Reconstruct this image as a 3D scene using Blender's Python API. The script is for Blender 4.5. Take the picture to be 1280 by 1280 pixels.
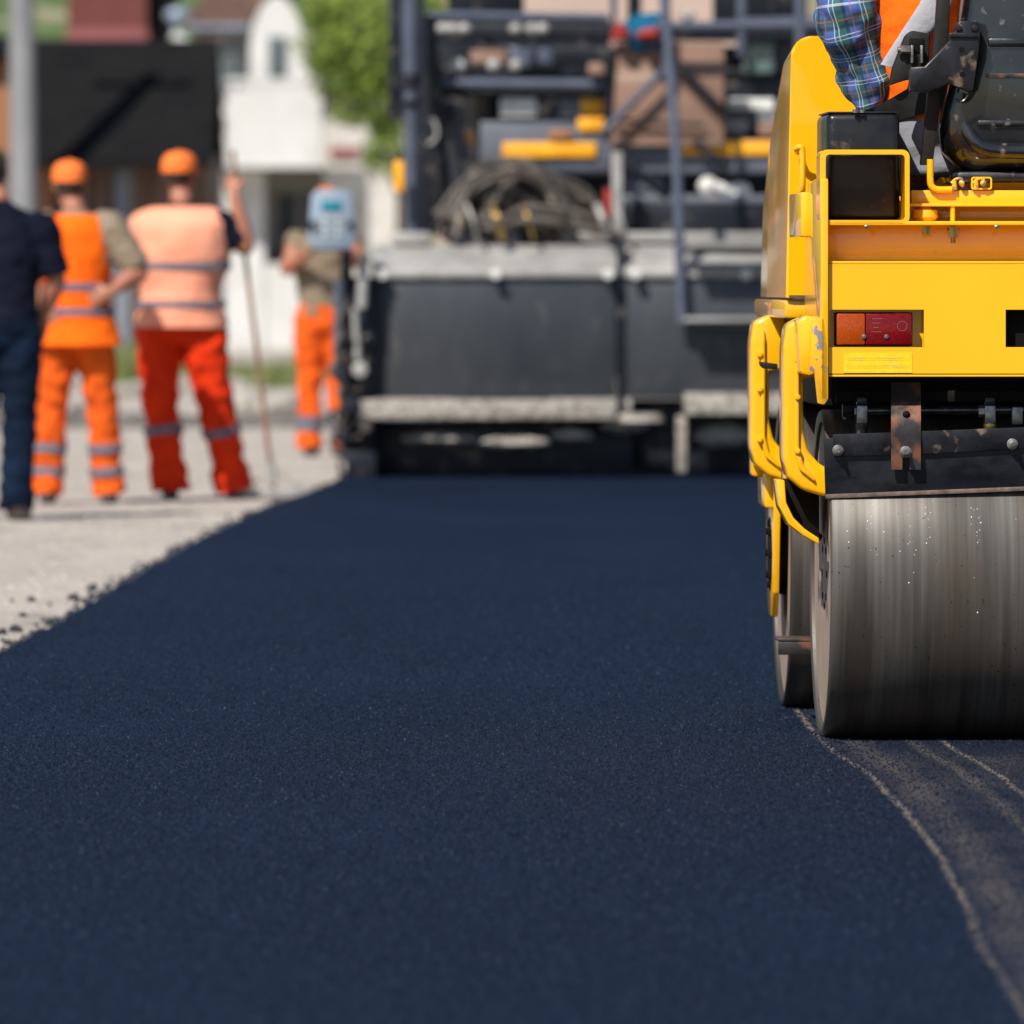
import bpy, bmesh, math, random
import numpy as np
from mathutils import Vector, Matrix, noise
random.seed(7); rng=np.random.default_rng(5)
PI=math.pi
for o in list(bpy.data.objects): bpy.data.objects.remove(o)
scene=bpy.context.scene
COL=scene.collection
F=10667.0; H=1.1; YH=356.0          # focal length in photo pixels, eye height, horizon row
def W(px,py,d): return Vector(((px-640)/F*d, d, H+(YH-py)/F*d))
SUN_AZ=math.radians(30); SUN_EL=math.radians(47)

# ------------------------------------------------------------------ materials
def nt(name):
    m=bpy.data.materials.new(name); m.use_nodes=True
    n=m.node_tree.nodes; l=m.node_tree.links
    return m,n,l,n['Principled BSDF']
def mat(name,c1,c2=None,rough=.6,metal=0,scale=8,bump=0,bscale=60,coat=0,spec=.5,stretch=(1,1,1),lo=.35,hi=.65,detail=6,rvar=0,dist=.005,c3=None,c3scale=20,c3lo=.62,c3hi=.7,sheen=0,coordn='Object'):
    m,n,l,b=nt(name)
    b.inputs['Roughness'].default_value=rough; b.inputs['Metallic'].default_value=metal
    b.inputs['Coat Weight'].default_value=coat; b.inputs['Coat Roughness'].default_value=.07
    b.inputs['Specular IOR Level'].default_value=spec
    if sheen: b.inputs['Sheen Weight'].default_value=sheen
    if c2 is None: c2=tuple(x*.82 for x in c1)
    tc=n.new('ShaderNodeTexCoord'); mp=n.new('ShaderNodeMapping'); mp.inputs['Scale'].default_value=stretch
    l.new(tc.outputs[coordn],mp.inputs['Vector'])
    t=n.new('ShaderNodeTexNoise'); t.inputs['Scale'].default_value=scale; t.inputs['Detail'].default_value=detail; t.inputs['Roughness'].default_value=.62
    l.new(mp.outputs[0],t.inputs['Vector'])
    r=n.new('ShaderNodeValToRGB'); r.color_ramp.elements[0].position=lo; r.color_ramp.elements[1].position=hi
    r.color_ramp.elements[0].color=(*c1,1); r.color_ramp.elements[1].color=(*c2,1)
    l.new(t.outputs['Fac'],r.inputs['Fac'])
    out=r.outputs[0]
    if c3:
        t3=n.new('ShaderNodeTexNoise'); t3.inputs['Scale'].default_value=c3scale; t3.inputs['Detail'].default_value=8; l.new(mp.outputs[0],t3.inputs['Vector'])
        r3=n.new('ShaderNodeMapRange'); r3.inputs['From Min'].default_value=c3lo; r3.inputs['From Max'].default_value=c3hi
        l.new(t3.outputs['Fac'],r3.inputs['Value'])
        mx=n.new('ShaderNodeMix'); mx.data_type='RGBA'; l.new(r3.outputs[0],mx.inputs['Factor']); l.new(out,mx.inputs['A']); mx.inputs['B'].default_value=(*c3,1)
        out=mx.outputs['Result']
    l.new(out,b.inputs['Base Color'])
    if rvar:
        mr=n.new('ShaderNodeMapRange'); mr.inputs['To Min'].default_value=max(0,rough-rvar); mr.inputs['To Max'].default_value=min(1,rough+rvar)
        mr.inputs['From Min'].default_value=.3; mr.inputs['From Max'].default_value=.7
        l.new(t.outputs['Fac'],mr.inputs['Value']); l.new(mr.outputs[0],b.inputs['Roughness'])
    if bump:
        t2=n.new('ShaderNodeTexNoise'); t2.inputs['Scale'].default_value=bscale; t2.inputs['Detail'].default_value=6
        l.new(mp.outputs[0],t2.inputs['Vector'])
        bp=n.new('ShaderNodeBump'); bp.inputs['Strength'].default_value=bump; bp.inputs['Distance'].default_value=dist
        l.new(t2.outputs['Fac'],bp.inputs['Height']); l.new(bp.outputs[0],b.inputs['Normal'])
    return m
YEL=(.92,.455,.0003); YEL2=(.87,.41,.0003)
M={}
M['yellow']=mat('yellow_paint',YEL,YEL2,rough=.42,coat=1.0,spec=.2,scale=3,rvar=.05,c3=(.55,.30,.03),c3scale=14,c3lo=.68,c3hi=.78,bump=.08,bscale=18,dist=.002)
M['yellow_worn']=mat('worn_yellow_paint',YEL,(.75,.33,.01),rough=.45,scale=9,coat=.3,c3=(.22,.20,.19),c3scale=28,c3lo=.56,c3hi=.6,bump=.2,bscale=60,dist=.001)
M['sticker']=mat('reflective_sticker',(.9,.62,.01),(.84,.5,.01),rough=.35,scale=60)
M['black']=mat('black_paint',(.006,.006,.008),(.012,.012,.014),rough=.34,scale=10,rvar=.1,spec=.3,coat=.15,bump=.12,bscale=40,dist=.002,c3=(.10,.075,.06),c3scale=16,c3lo=.62,c3hi=.72)
M['black_scuffed']=mat('scuffed_black_steel',(.007,.007,.009),(.018,.018,.022),rough=.36,spec=.35,scale=14,rvar=.14,bump=.25,bscale=30,dist=.002,c3=(.17,.12,.09),c3scale=22,c3lo=.60,c3hi=.70)
M['dark']=mat('shade_black',(.004,.0035,.0035),(.008,.006,.005),rough=.7,scale=12,spec=.12)  # near-black colour carries the shade in recesses, holes and under the body
M['seatshell']=mat('seat_shell',(.005,.005,.006),(.010,.010,.011),rough=.30,scale=9,rvar=.12,spec=.35,coat=.9,bump=.3,bscale=22,dist=.003,c3=(.13,.10,.085),c3scale=30,c3lo=.61,c3hi=.7)
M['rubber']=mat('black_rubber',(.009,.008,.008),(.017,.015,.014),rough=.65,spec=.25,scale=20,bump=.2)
M['rusty']=mat('rusty_bracket_steel',(.05,.045,.045),(.02,.018,.018),rough=.42,metal=.4,scale=16,rvar=.1,bump=.35,bscale=60,dist=.002,c3=(.20,.085,.05),c3scale=20,c3lo=.47,c3hi=.60)
M['scraper']=mat('scraper_rubber',(.007,.008,.011),(.017,.018,.022),rough=.36,spec=.35,scale=10,rvar=.14,stretch=(1,1,2),bump=.2,bscale=40,dist=.002)
M['scrape_lip']=mat('scraper_lip',(.22,.15,.11),(.08,.06,.05),rough=.8,scale=40)
M['bead']=mat('water_bead',(.75,.76,.78),(.6,.62,.64),rough=.06,scale=60,coat=1)  # sparkle of the drops is put into a glossy near-white colour
M['bolt']=mat('bolt_steel',(.35,.33,.31),(.16,.14,.13),rough=.4,metal=.8,scale=60)
M['chrome']=mat('pipe_steel',(.10,.10,.11),(.04,.04,.04),rough=.25,metal=.8,scale=30)
M['brass']=mat('brass',(.45,.30,.10),(.25,.17,.07),rough=.35,metal=.9,scale=30)
M['amber']=mat('amber_lens',(.42,.06,.002),(.30,.04,.002),rough=.2,spec=.2,coat=.3,scale=160,bump=.4,bscale=260,dist=.001)
M['red_lens']=mat('red_lens',(.20,.003,.005),(.11,.002,.003),rough=.2,spec=.2,coat=.3,scale=160,bump=.4,bscale=260,dist=.001)
M['drum_cheek']=mat('beige_cheek',(.38,.27,.20),(.30,.21,.155),rough=.75,scale=5,bump=.2,bscale=50,dist=.002,c3=(.10,.075,.06),c3scale=7,c3lo=.60,c3hi=.66)  # mottled beige with darker brown patches
M['leaf']=mat('leaf_green',(.25,.32,.055),(.13,.19,.035),rough=.6,scale=1.5,spec=.2)
M['bark']=mat('bark',(.12,.09,.06),(.06,.045,.03),rough=.9,scale=10,bump=.5)
M['grass']=mat('grass_blades',(.12,.17,.04),(.19,.19,.07),rough=.8,scale=3)
M['rock']=mat('rubble_stone',(.42,.39,.34),(.25,.22,.19),rough=.9,scale=3,bump=.5,bscale=20)
M['clump']=mat('fresh_asphalt',(.016,.018,.024),(.03,.03,.035),rough=.55,scale=60,bump=.6,bscale=120)
# skin, cloth
M['skin']=mat('skin',(.40,.155,.09),(.32,.12,.07),rough=.55,scale=12)
M['hair']=mat('dark_hair',(.02,.014,.01),(.035,.022,.015),rough=.7,scale=60)
def cloth(n,c,c2=None,rough=.9): return mat(n,c,c2,rough=rough,scale=5,bump=.6,bscale=9,dist=.03,spec=.08,detail=3)
M['orange']=cloth('hi_vis_orange_cloth',(.92,.135,.012),(.80,.11,.010))
M['orange_new']=cloth('bright_orange_vest_cloth',(.95,.15,.008),(.88,.12,.008))
M['orange_trs']=cloth('orange_trouser_cloth',(.80,.12,.014),(.62,.09,.012))
M['salmon']=cloth('faded_orange_vest_cloth',(.90,.38,.25),(.86,.33,.20))
M['red_trs']=cloth('red_orange_trouser_cloth',(.80,.045,.008),(.62,.03,.008))
M['band']=mat('reflective_band',(.11,.115,.15),(.17,.17,.20),rough=.5,scale=20,spec=.2)
M['khaki']=cloth('khaki_cotton',(.26,.205,.145),(.21,.165,.115))
M['navy']=cloth('navy_cotton',(.005,.007,.015),(.008,.010,.020))
M['jeans']=cloth('dark_denim',(.007,.016,.036),(.003,.006,.014))
M['greytrs']=cloth('grey_work_cloth',(.24,.24,.27),(.19,.19,.21))
M['greycloth']=cloth('grey_vest_panel',(.36,.35,.38),(.30,.30,.33))
M['boot']=mat('boot_leather',(.03,.02,.015),(.05,.035,.025),rough=.5,scale=20)
M['wood_handle']=mat('handle_wood',(.30,.17,.09),(.20,.11,.06),rough=.6,scale=10,stretch=(1,1,.2))
# paver
M['pv_dark']=mat('screed_steel',(.036,.041,.050),(.055,.059,.066),rough=.40,metal=.3,spec=.4,scale=1.2,rvar=.08,stretch=(1.6,1.6,.8),bump=.1,bscale=6,c3=(.10,.095,.09),c3scale=6,c3lo=.6,c3hi=.75)
M['pv_pale']=mat('worn_tread_steel',(.40,.39,.37),(.27,.255,.235),rough=.55,metal=.2,scale=6,bump=.3,bscale=30)
M['pv_crust']=mat('asphalt_crusted_edge',(.40,.36,.31),(.16,.14,.12),rough=.85,scale=22,bump=.8,bscale=40,dist=.02,lo=.45,hi=.62)
M['cap']=cloth('orange_cap_cloth',(.88,.20,.045),(.80,.17,.04))
M['pv_grey']=mat('machine_grey_paint',(.115,.125,.155),(.09,.10,.125),rough=.45,scale=4,c3=(.25,.22,.19),c3scale=5,c3lo=.62,c3hi=.75)
M['pv_black']=mat('machine_black',(.006,.008,.014),(.013,.015,.022),spec=.3,rough=.42,scale=7,c3=(.12,.10,.085),c3scale=9,c3lo=.58,c3hi=.72)
M['pv_tube']=mat('blue_grey_tube',(.085,.10,.14),(.06,.07,.10),rough=.35,scale=10)
M['pv_yel']=mat('stripe_yellow',(.90,.42,.008),(.80,.33,.01),rough=.5,scale=8)
M['board']=mat('brown_board',(.27,.16,.115),(.21,.12,.085),rough=.8,scale=3,stretch=(.5,1,4),c3=(.36,.25,.19),c3scale=2,c3lo=.55,c3hi=.75)
M['white_item']=mat('white_metal',(.75,.74,.70),(.55,.54,.50),rough=.4,scale=10)
M['hose']=mat('dusty_hose',(.035,.030,.027),(.11,.09,.075),rough=.6,scale=9,c3=(.30,.24,.17),c3scale=12,c3lo=.6,c3hi=.68)
M['panel']=mat('panel_plastic',(.25,.31,.38),(.21,.27,.34),rough=.5,spec=.3,scale=10)
M['teal']=mat('teal_screen',(.0,.22,.28),(.0,.18,.24),rough=.2,scale=10)
M['blue_cloth']=cloth('blue_jacket_cloth',(.01,.12,.22),(.01,.09,.17))
M['red_cloth']=cloth('red_cloth',(.40,.05,.04),(.32,.04,.035))
M['glass']=mat('window_glass',(.05,.07,.08),(.10,.13,.13),rough=.08,scale=2,spec=1)
M['greenglass']=mat('pale_green_glass',(.22,.30,.27),(.12,.17,.16),rough=.12,scale=2,spec=.8)
# buildings
M['roof_black']=mat('black_felt_roof',(.0085,.0085,.0095),(.0125,.012,.012),rough=.9,spec=.05,scale=2,bump=.3,bscale=12)
M['wood']=mat('weathered_planks',(.16,.085,.055),(.075,.045,.033),rough=.85,scale=1.5,stretch=(8,8,.4),c3=(.28,.22,.18),c3scale=1.2,c3lo=.55,c3hi=.7)
M['wood_orange']=mat('orange_planks',(.35,.15,.06),(.22,.10,.05),rough=.8,scale=1.2,stretch=(6,6,.4))
M['plaster']=mat('white_plaster',(.62,.61,.585),(.50,.485,.46),rough=.9,spec=.1,scale=.8,c3=(.36,.33,.29),c3scale=1.6,c3lo=.62,c3hi=.8)
M['stone_wall']=mat('beige_rough_wall',(.60,.57,.52),(.44,.41,.36),rough=.9,scale=2.5,bump=.4,bscale=5)
M['terracotta']=mat('terracotta_wall',(.13,.032,.027),(.11,.027,.023),rough=.85,scale=1.5)
M['pinkband']=mat('pink_plaster',(.26,.085,.08),(.22,.07,.07),rough=.85,scale=2)
M['tile']=mat('brown_roof_tile',(.16,.08,.055),(.09,.05,.04),rough=.8,scale=3,bump=.6,bscale=9,dist=.05)
M['concrete']=mat('pole_concrete',(.26,.26,.265),(.19,.19,.195),rough=.85,spec=.2,scale=2,stretch=(2,2,.5),bump=.2)
M['pipe']=mat('zinc_pipe',(.26,.32,.40),(.20,.25,.32),rough=.4,metal=.3,scale=4)
M['beigewall']=mat('beige_wall',(.45,.34,.28),(.40,.30,.25),rough=.9,scale=1)
M['plate_dark']=mat('window_frame_grey',(.20,.22,.25),(.15,.17,.2),rough=.6)

def drum_mat():
    m,n,l,b=nt('rolled_drum_steel')
    tc=n.new('ShaderNodeTexCoord'); 
    def noi(sc,stretch,det=6):
        mp=n.new('ShaderNodeMapping'); mp.inputs['Scale'].default_value=stretch; l.new(tc.outputs['Object'],mp.inputs['Vector'])
        t=n.new('ShaderNodeTexNoise'); t.inputs['Scale'].default_value=sc; t.inputs['Detail'].default_value=det; l.new(mp.outputs[0],t.inputs['Vector']); return t.outputs['Fac']
    a=noi(15,(1,.07,.07)); s=noi(90,(1,.02,.02),4); c=noi(5,(1,.7,.7)); f=noi(90,(1,1,1),2)
    r=n.new('ShaderNodeValToRGB'); r.color_ramp.elements[0].position=.36; r.color_ramp.elements[1].position=.66
    r.color_ramp.elements[0].color=(.052,.043,.035,1); r.color_ramp.elements[1].color=(.112,.103,.092,1)
    l.new(a,r.inputs['Fac'])
    mx=n.new('ShaderNodeMix'); mx.data_type='RGBA'; mx.blend_type='OVERLAY'; mx.inputs['Factor'].default_value=.35
    l.new(r.outputs[0],mx.inputs['A'])
    rs=n.new('ShaderNodeValToRGB'); rs.color_ramp.elements[0].position=.25; rs.color_ramp.elements[1].position=.75; l.new(s,rs.inputs['Fac']); l.new(rs.outputs[0],mx.inputs['B'])
    m2=n.new('ShaderNodeMix'); m2.data_type='RGBA'
    mr=n.new('ShaderNodeMapRange'); mr.inputs['From Min'].default_value=.50; mr.inputs['From Max'].default_value=.68; mr.inputs['To Max'].default_value=.75; l.new(c,mr.inputs['Value'])
    l.new(mr.outputs[0],m2.inputs['Factor']); l.new(mx.outputs['Result'],m2.inputs['A']); m2.inputs['B'].default_value=(.085,.058,.04,1)
    # specks of stuck bitumen
    m3=n.new('ShaderNodeMix'); m3.data_type='RGBA'; mr3=n.new('ShaderNodeMapRange'); mr3.inputs['From Min'].default_value=.70; mr3.inputs['From Max'].default_value=.73; l.new(f,mr3.inputs['Value'])
    l.new(mr3.outputs[0],m3.inputs['Factor']); l.new(m2.outputs['Result'],m3.inputs['A']); m3.inputs['B'].default_value=(.02,.02,.022,1)
    l.new(m3.outputs['Result'],b.inputs['Base Color'])
    b.inputs['Metallic'].default_value=.4
    rr=n.new('ShaderNodeMapRange'); rr.inputs['To Min'].default_value=.42; rr.inputs['To Max'].default_value=.62; l.new(c,rr.inputs['Value']); l.new(rr.outputs[0],b.inputs['Roughness'])
    bp=n.new('ShaderNodeBump'); bp.inputs['Strength'].default_value=.12; bp.inputs['Distance'].default_value=.002; l.new(s,bp.inputs['Height']); l.new(bp.outputs[0],b.inputs['Normal'])
    return m
M['drum']=drum_mat()

def plaid_mat():
    m,n,l,b=nt('plaid_shirt_cloth'); b.inputs['Roughness'].default_value=.85
    uv=n.new('ShaderNodeUVMap'); sep=n.new('ShaderNodeSeparateXYZ'); l.new(uv.outputs[0],sep.inputs[0])
    def math_(op,a,bv=None,c=None):
        q=n.new('ShaderNodeMath'); q.operation=op
        for i,v in enumerate((a,bv,c)):
            if v is None: continue
            if isinstance(v,(int,float)): q.inputs[i].default_value=v
            else: l.new(v,q.inputs[i])
        return q.outputs[0]
    def stripe(src,off,wd): return math_('LESS_THAN',math_('FRACT',math_('ADD',src,off)),wd)
    U=sep.outputs[0]; V=sep.outputs[1]
    def mix(fac,a,col,k=1.0):
        x=n.new('ShaderNodeMix'); x.data_type='RGBA'; l.new(math_('MULTIPLY',fac,k),x.inputs['Factor'])
        if isinstance(a,tuple): x.inputs['A'].default_value=(*a,1)
        else: l.new(a,x.inputs['A'])
        x.inputs['B'].default_value=(*col,1); return x.outputs['Result']
    c=mix(stripe(U,0,.45),(.045,.10,.30),(.02,.10,.055),.75)
    c=mix(stripe(V,.3,.45),c,(.018,.09,.05),.7)
    c=mix(stripe(V,.0,.12),c,(.012,.02,.08),.7); c=mix(stripe(U,.0,.12),c,(.012,.02,.08),.7)
    for o in (.52,.66): c=mix(stripe(U,o,.035),c,(.45,.50,.55),.65); c=mix(stripe(V,o,.035),c,(.45,.50,.55),.65)
    c=mix(stripe(U,.2,.04),c,(.40,.06,.08),.6); c=mix(stripe(V,.2,.04),c,(.40,.06,.08),.6)
    l.new(c,b.inputs['Base Color'])
    return m
M['plaid']=plaid_mat()

def asphalt_mat(name='asphalt_surface',base=(.0030,.0066,.0175),rough=.72):  # blue of the reflected sky is put into base colour and specular tint
    m,n,l,b=nt(name)
    tc=n.new('ShaderNodeTexCoord'); P=tc.outputs['Object']
    sep=n.new('ShaderNodeSeparateXYZ'); l.new(P,sep.inputs[0])
    def math_(op,a,bv=None,clamp=False):
        q=n.new('ShaderNodeMath'); q.operation=op; q.use_clamp=clamp
        for i,v in enumerate((a,bv)):
            if v is None: continue
            if isinstance(v,(int,float)): q.inputs[i].default_value=v
            else: l.new(v,q.inputs[i])
        return q.outputs[0]
    def noi(sc,det=4,stretch=(1,1,1)):
        mp=n.new('ShaderNodeMapping'); mp.inputs['Scale'].default_value=stretch; l.new(P,mp.inputs['Vector'])
        t=n.new('ShaderNodeTexNoise'); t.inputs['Scale'].default_value=sc; t.inputs['Detail'].default_value=det; l.new(mp.outputs[0],t.inputs['Vector']); return t.outputs['Fac']
    X=sep.outputs[0]; Y=sep.outputs[1]
    wob=math_('ADD',math_('MULTIPLY',math_('SUBTRACT',noi(.45,3),.5),.055),math_('MULTIPLY',math_('SUBTRACT',noi(5,4),.5),.022))
    fc=n.new('ShaderNodeFloatCurve'); cv=fc.mapping.curves[0]; pts=[(0,.50),(.09,.52),(.23,.56),(.29,.62),(.39,.68),(.51,.74),(.67,.66),(.855,.42),(1,.38)]
    cv.points[0].location=pts[0]; cv.points[1].location=pts[-1]
    for q in pts[1:-1]: cv.points.new(*q)
    fc.mapping.update(); l.new(math_('MULTIPLY',math_('SUBTRACT',Y,12),.1,True),fc.inputs['Value'])
    Xw=math_('SUBTRACT',math_('ADD',X,wob),math_('MULTIPLY',math_('SUBTRACT',fc.outputs[0],.55),.25))
    fine=noi(28,6,(1,.25,1)); dustn=noi(7,5,(1,.2,1))
    # the roller stays on x > .79 and only this side of y = 21
    inY=n.new('ShaderNodeMapRange'); inY.inputs['From Min'].default_value=22.9; inY.inputs['From Max'].default_value=22.3; l.new(Y,inY.inputs['Value'])
    def line(x0,w,k):
        d=math_('ABSOLUTE',math_('SUBTRACT',Xw,x0))
        mr=n.new('ShaderNodeMapRange'); mr.interpolation_type='SMOOTHSTEP'; mr.inputs['From Min'].default_value=w; mr.inputs['From Max'].default_value=0; mr.inputs['To Max'].default_value=k; l.new(d,mr.inputs['Value'])
        return math_('MULTIPLY',mr.outputs[0],math_('MULTIPLY',math_('ADD',fine,.25),1.2))
    tot=math_('ADD',line(.785,.015,.85),line(1.075,.013,.8)); tot=math_('ADD',tot,line(1.0,.03,.30)); tot=math_('ADD',tot,line(1.32,.05,.4)); tot=math_('ADD',tot,line(.855,.07,.22))
    strip=n.new('ShaderNodeMapRange'); strip.inputs['From Min'].default_value=.78; strip.inputs['From Max'].default_value=.81; l.new(Xw,strip.inputs['Value'])
    patch=n.new('ShaderNodeMapRange'); patch.inputs['From Min'].default_value=.42; patch.inputs['From Max'].default_value=.75; patch.inputs['To Max'].default_value=.20; l.new(dustn,patch.inputs['Value'])
    tot=math_('ADD',tot,math_('MULTIPLY',strip.outputs[0],patch.outputs[0]))
    tot=math_('MULTIPLY',tot,inY.outputs[0],True)
    g=n.new('ShaderNodeTexVoronoi'); g.inputs['Scale'].default_value=140; l.new(P,g.inputs['Vector'])
    r=n.new('ShaderNodeValToRGB'); r.color_ramp.elements[0].color=(*[x*.75 for x in base],1); r.color_ramp.elements[1].color=(*[x*1.35 for x in base],1)
    big=noi(1.3,5,(1,.3,1)); l.new(big,r.inputs['Fac']); r.color_ramp.elements[0].position=.3; r.color_ramp.elements[1].position=.7
    pur=n.new('ShaderNodeMix'); pur.data_type='RGBA'; l.new(math_('MULTIPLY',math_('MULTIPLY',strip.outputs[0],inY.outputs[0]),.8),pur.inputs['Factor']); l.new(r.outputs[0],pur.inputs['A']); pur.inputs['B'].default_value=(.014,.014,.022,1)
    mx=n.new('ShaderNodeMix'); mx.data_type='RGBA'; l.new(tot,mx.inputs['Factor']); l.new(pur.outputs['Result'],mx.inputs['A']); mx.inputs['B'].default_value=(.19,.155,.125,1)
    l.new(mx.outputs['Result'],b.inputs['Base Color'])
    b.inputs['Roughness'].default_value=rough; b.inputs['Specular IOR Level'].default_value=.2
    b.inputs['Specular Tint'].default_value=(.35,.62,1,1)
    bp=n.new('ShaderNodeBump'); bp.inputs['Strength'].default_value=.8; bp.inputs['Distance'].default_value=.004; l.new(g.outputs['Distance'],bp.inputs['Height']); l.new(bp.outputs[0],b.inputs['Normal'])
    return m
M['asphalt']=asphalt_mat()
M['grit']=mat('bitumen_coated_grit',(.0012,.0028,.0075),(.011,.018,.038),rough=.42,scale=70,lo=.45,hi=.55,spec=.32,c3=(.062,.070,.088),c3scale=110,c3lo=.62,c3hi=.69)  # grain colour carries the same sky blue as the mat
M['ground']=mat('dusty_gravel_ground',(.43,.375,.32),(.35,.30,.255),rough=.95,scale=1.6,stretch=(1,.25,1),bump=.5,bscale=30,dist=.02,c3=(.24,.205,.17),c3scale=4,c3lo=.56,c3hi=.72)
M['hill']=mat('hillside_grass',(.085,.13,.030),(.045,.085,.02),rough=.95,scale=.12,c3=(.30,.25,.17),c3scale=.25,c3lo=.60,c3hi=.68)
M['soil']=mat('dark_soil',(.085,.075,.065),(.16,.14,.12),rough=.95,scale=6,bump=.8,bscale=14,dist=.03)

# ------------------------------------------------------------------ mesh helpers
def link(name,me,material=None,parent=None):
    o=bpy.data.objects.new(name,me); COL.objects.link(o)
    if material is not None:
        me.materials.clear(); me.materials.append(M[material] if isinstance(material,str) else material)
    if parent is not None: o.parent=parent
    return o
def tag(o,label=None,cat=None,group=None,kind=None):
    if label: o['label']=label
    if cat: o['category']=cat
    if group: o['group']=group
    if kind: o['kind']=kind
    return o
def empty(name,loc,rz=0):
    o=bpy.data.objects.new(name,None); COL.objects.link(o); o.location=loc; o.rotation_euler=(0,0,rz); o.empty_display_size=.2
    return o
class MB:
    def __init__(s): s.bm=bmesh.new(); s.uv=None
    def box(s,x0,x1,y0,y1,z0,z1,bev=0,rot=None,seg=2):
        if x0>x1:x0,x1=x1,x0
        if y0>y1:y0,y1=y1,y0
        if z0>z1:z0,z1=z1,z0
        t=bmesh.new(); bmesh.ops.create_cube(t,size=1)
        bmesh.ops.scale(t,vec=(x1-x0,y1-y0,z1-z0),verts=t.verts)
        if bev: bmesh.ops.bevel(t,geom=t.edges[:],offset=min(bev,.45*min(x1-x0,y1-y0,z1-z0)),segments=seg,affect='EDGES',profile=.5)
        c=Vector(((x0+x1)/2,(y0+y1)/2,(z0+z1)/2))
        mt=Matrix.Translation(c)@(rot.to_4x4() if rot else Matrix.Identity(4))
        bmesh.ops.transform(t,matrix=mt,verts=t.verts); s._add(t); return s
    def _add(s,t):
        me=bpy.data.meshes.new('t'); t.to_mesh(me); t.free(); s.bm.from_mesh(me); bpy.data.meshes.remove(me)
    def cyl(s,a,b,r,r2=None,seg=20,bev=0):
        a=Vector(a); b=Vector(b); d=b-a; r2=r if r2 is None else r2
        t=bmesh.new(); bmesh.ops.create_cone(t,cap_ends=True,segments=seg,radius1=r,radius2=r2,depth=d.length)
        if bev:
            es=[e for e in t.edges if len(e.link_faces)==2 and any(len(f.verts)>4 for f in e.link_faces)]
            bmesh.ops.bevel(t,geom=es,offset=bev,segments=2,affect='EDGES',profile=.5)
        bmesh.ops.transform(t,matrix=Matrix.Translation((a+b)/2)@d.to_track_quat('Z','Y').to_matrix().to_4x4(),verts=t.verts); s._add(t); return s
    def ball(s,c,r,sc=(1,1,1),seg=16,rot=None):
        t=bmesh.new(); bmesh.ops.create_uvsphere(t,u_segments=seg,v_segments=max(6,seg*2//3),radius=r)
        bmesh.ops.scale(t,vec=sc,verts=t.verts)
        mt=Matrix.Translation(c)@(rot.to_4x4() if rot else Matrix.Identity(4)); bmesh.ops.transform(t,matrix=mt,verts=t.verts); s._add(t); return s
    def tube(s,pts,r,seg=10,smooth=True,n=6):
        pts=[Vector(p) for p in pts]
        if smooth and len(pts)>2: pts=catmull(pts,n)
        secs=[]; nrm=None
        for i,p in enumerate(pts):
            t=(pts[min(i+1,len(pts)-1)]-pts[max(i-1,0)]).normalized()
            if nrm is None: nrm=t.orthogonal().normalized()
            nrm=(nrm-t*nrm.dot(t)).normalized(); bi=t.cross(nrm)
            rr=r if not isinstance(r,(list,tuple)) else r[0]+(r[1]-r[0])*i/(len(pts)-1)
            secs.append((p,nrm*rr,bi*rr))
        s.loft(secs,seg); return s
    def loft(s,secs,seg=20,cap=True,uvs=None,wr=0,wf=8,ws=0,sq=2.0,close_first=True):
        bm=s.bm; rings=[]
        if uvs and s.uv is None: s.uv=bm.loops.layers.uv.new('UVMap')
        L=[0]
        for i in range(1,len(secs)): L.append(L[-1]+(secs[i][0]-secs[i-1][0]).length)
        for (c,a,b) in secs:
            ring=[]
            for k in range(seg):
                th=2*PI*k/seg; ct,st=math.cos(th),math.sin(th)
                x=math.copysign(abs(ct)**(2/sq),ct); y=math.copysign(abs(st)**(2/sq),st)
                p=c+a*x+b*y
                if wr:
                    v=noise.noise(Vector((p.x*wf*.6+ws,p.y*wf*.6,p.z*wf)))+.5*noise.noise(Vector((p.x*wf*2+ws,p.y*wf*2,p.z*wf*2.6)))
                    p=p+(p-c).normalized()*wr*v
                ring.append(bm.verts.new(p))
            rings.append(ring)
        for i in range(len(rings)-1):
            for k in range(seg):
                k2=(k+1)%seg
                f=bm.faces.new((rings[i][k],rings[i][k2],rings[i+1][k2],rings[i+1][k]))
                if uvs:
                    us,vs=uvs; vals=[(k*us/seg,L[i]*vs),((k+1)*us/seg,L[i]*vs),((k+1)*us/seg,L[i+1]*vs),(k*us/seg,L[i+1]*vs)]
                    for lo,v in zip(f.loops,vals): lo[s.uv].uv=v
        if cap:
            bm.faces.new(rings[0][::-1]); bm.faces.new(rings[-1])
        return s
    def prism(s,poly,mapf,t0,t1,bev=0,seg=2):
        """poly: list of 2D; mapf(u,v,t)->Vector; solid between t0 and t1"""
        t=bmesh.new()
        a=[t.verts.new(mapf(u,v,t0)) for u,v in poly]; b=[t.verts.new(mapf(u,v,t1)) for u,v in poly]
        n=len(poly); t.faces.new(a); t.faces.new(b[::-1])
        for i in range(n): t.faces.new((a[(i+1)%n],a[i],b[i],b[(i+1)%n]))
        bmesh.ops.recalc_face_normals(t,faces=t.faces)
        if bev: bmesh.ops.bevel(t,geom=t.edges[:],offset=bev,segments=seg,affect='EDGES',profile=.5,clamp_overlap=True)
        s._add(t); return s
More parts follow.
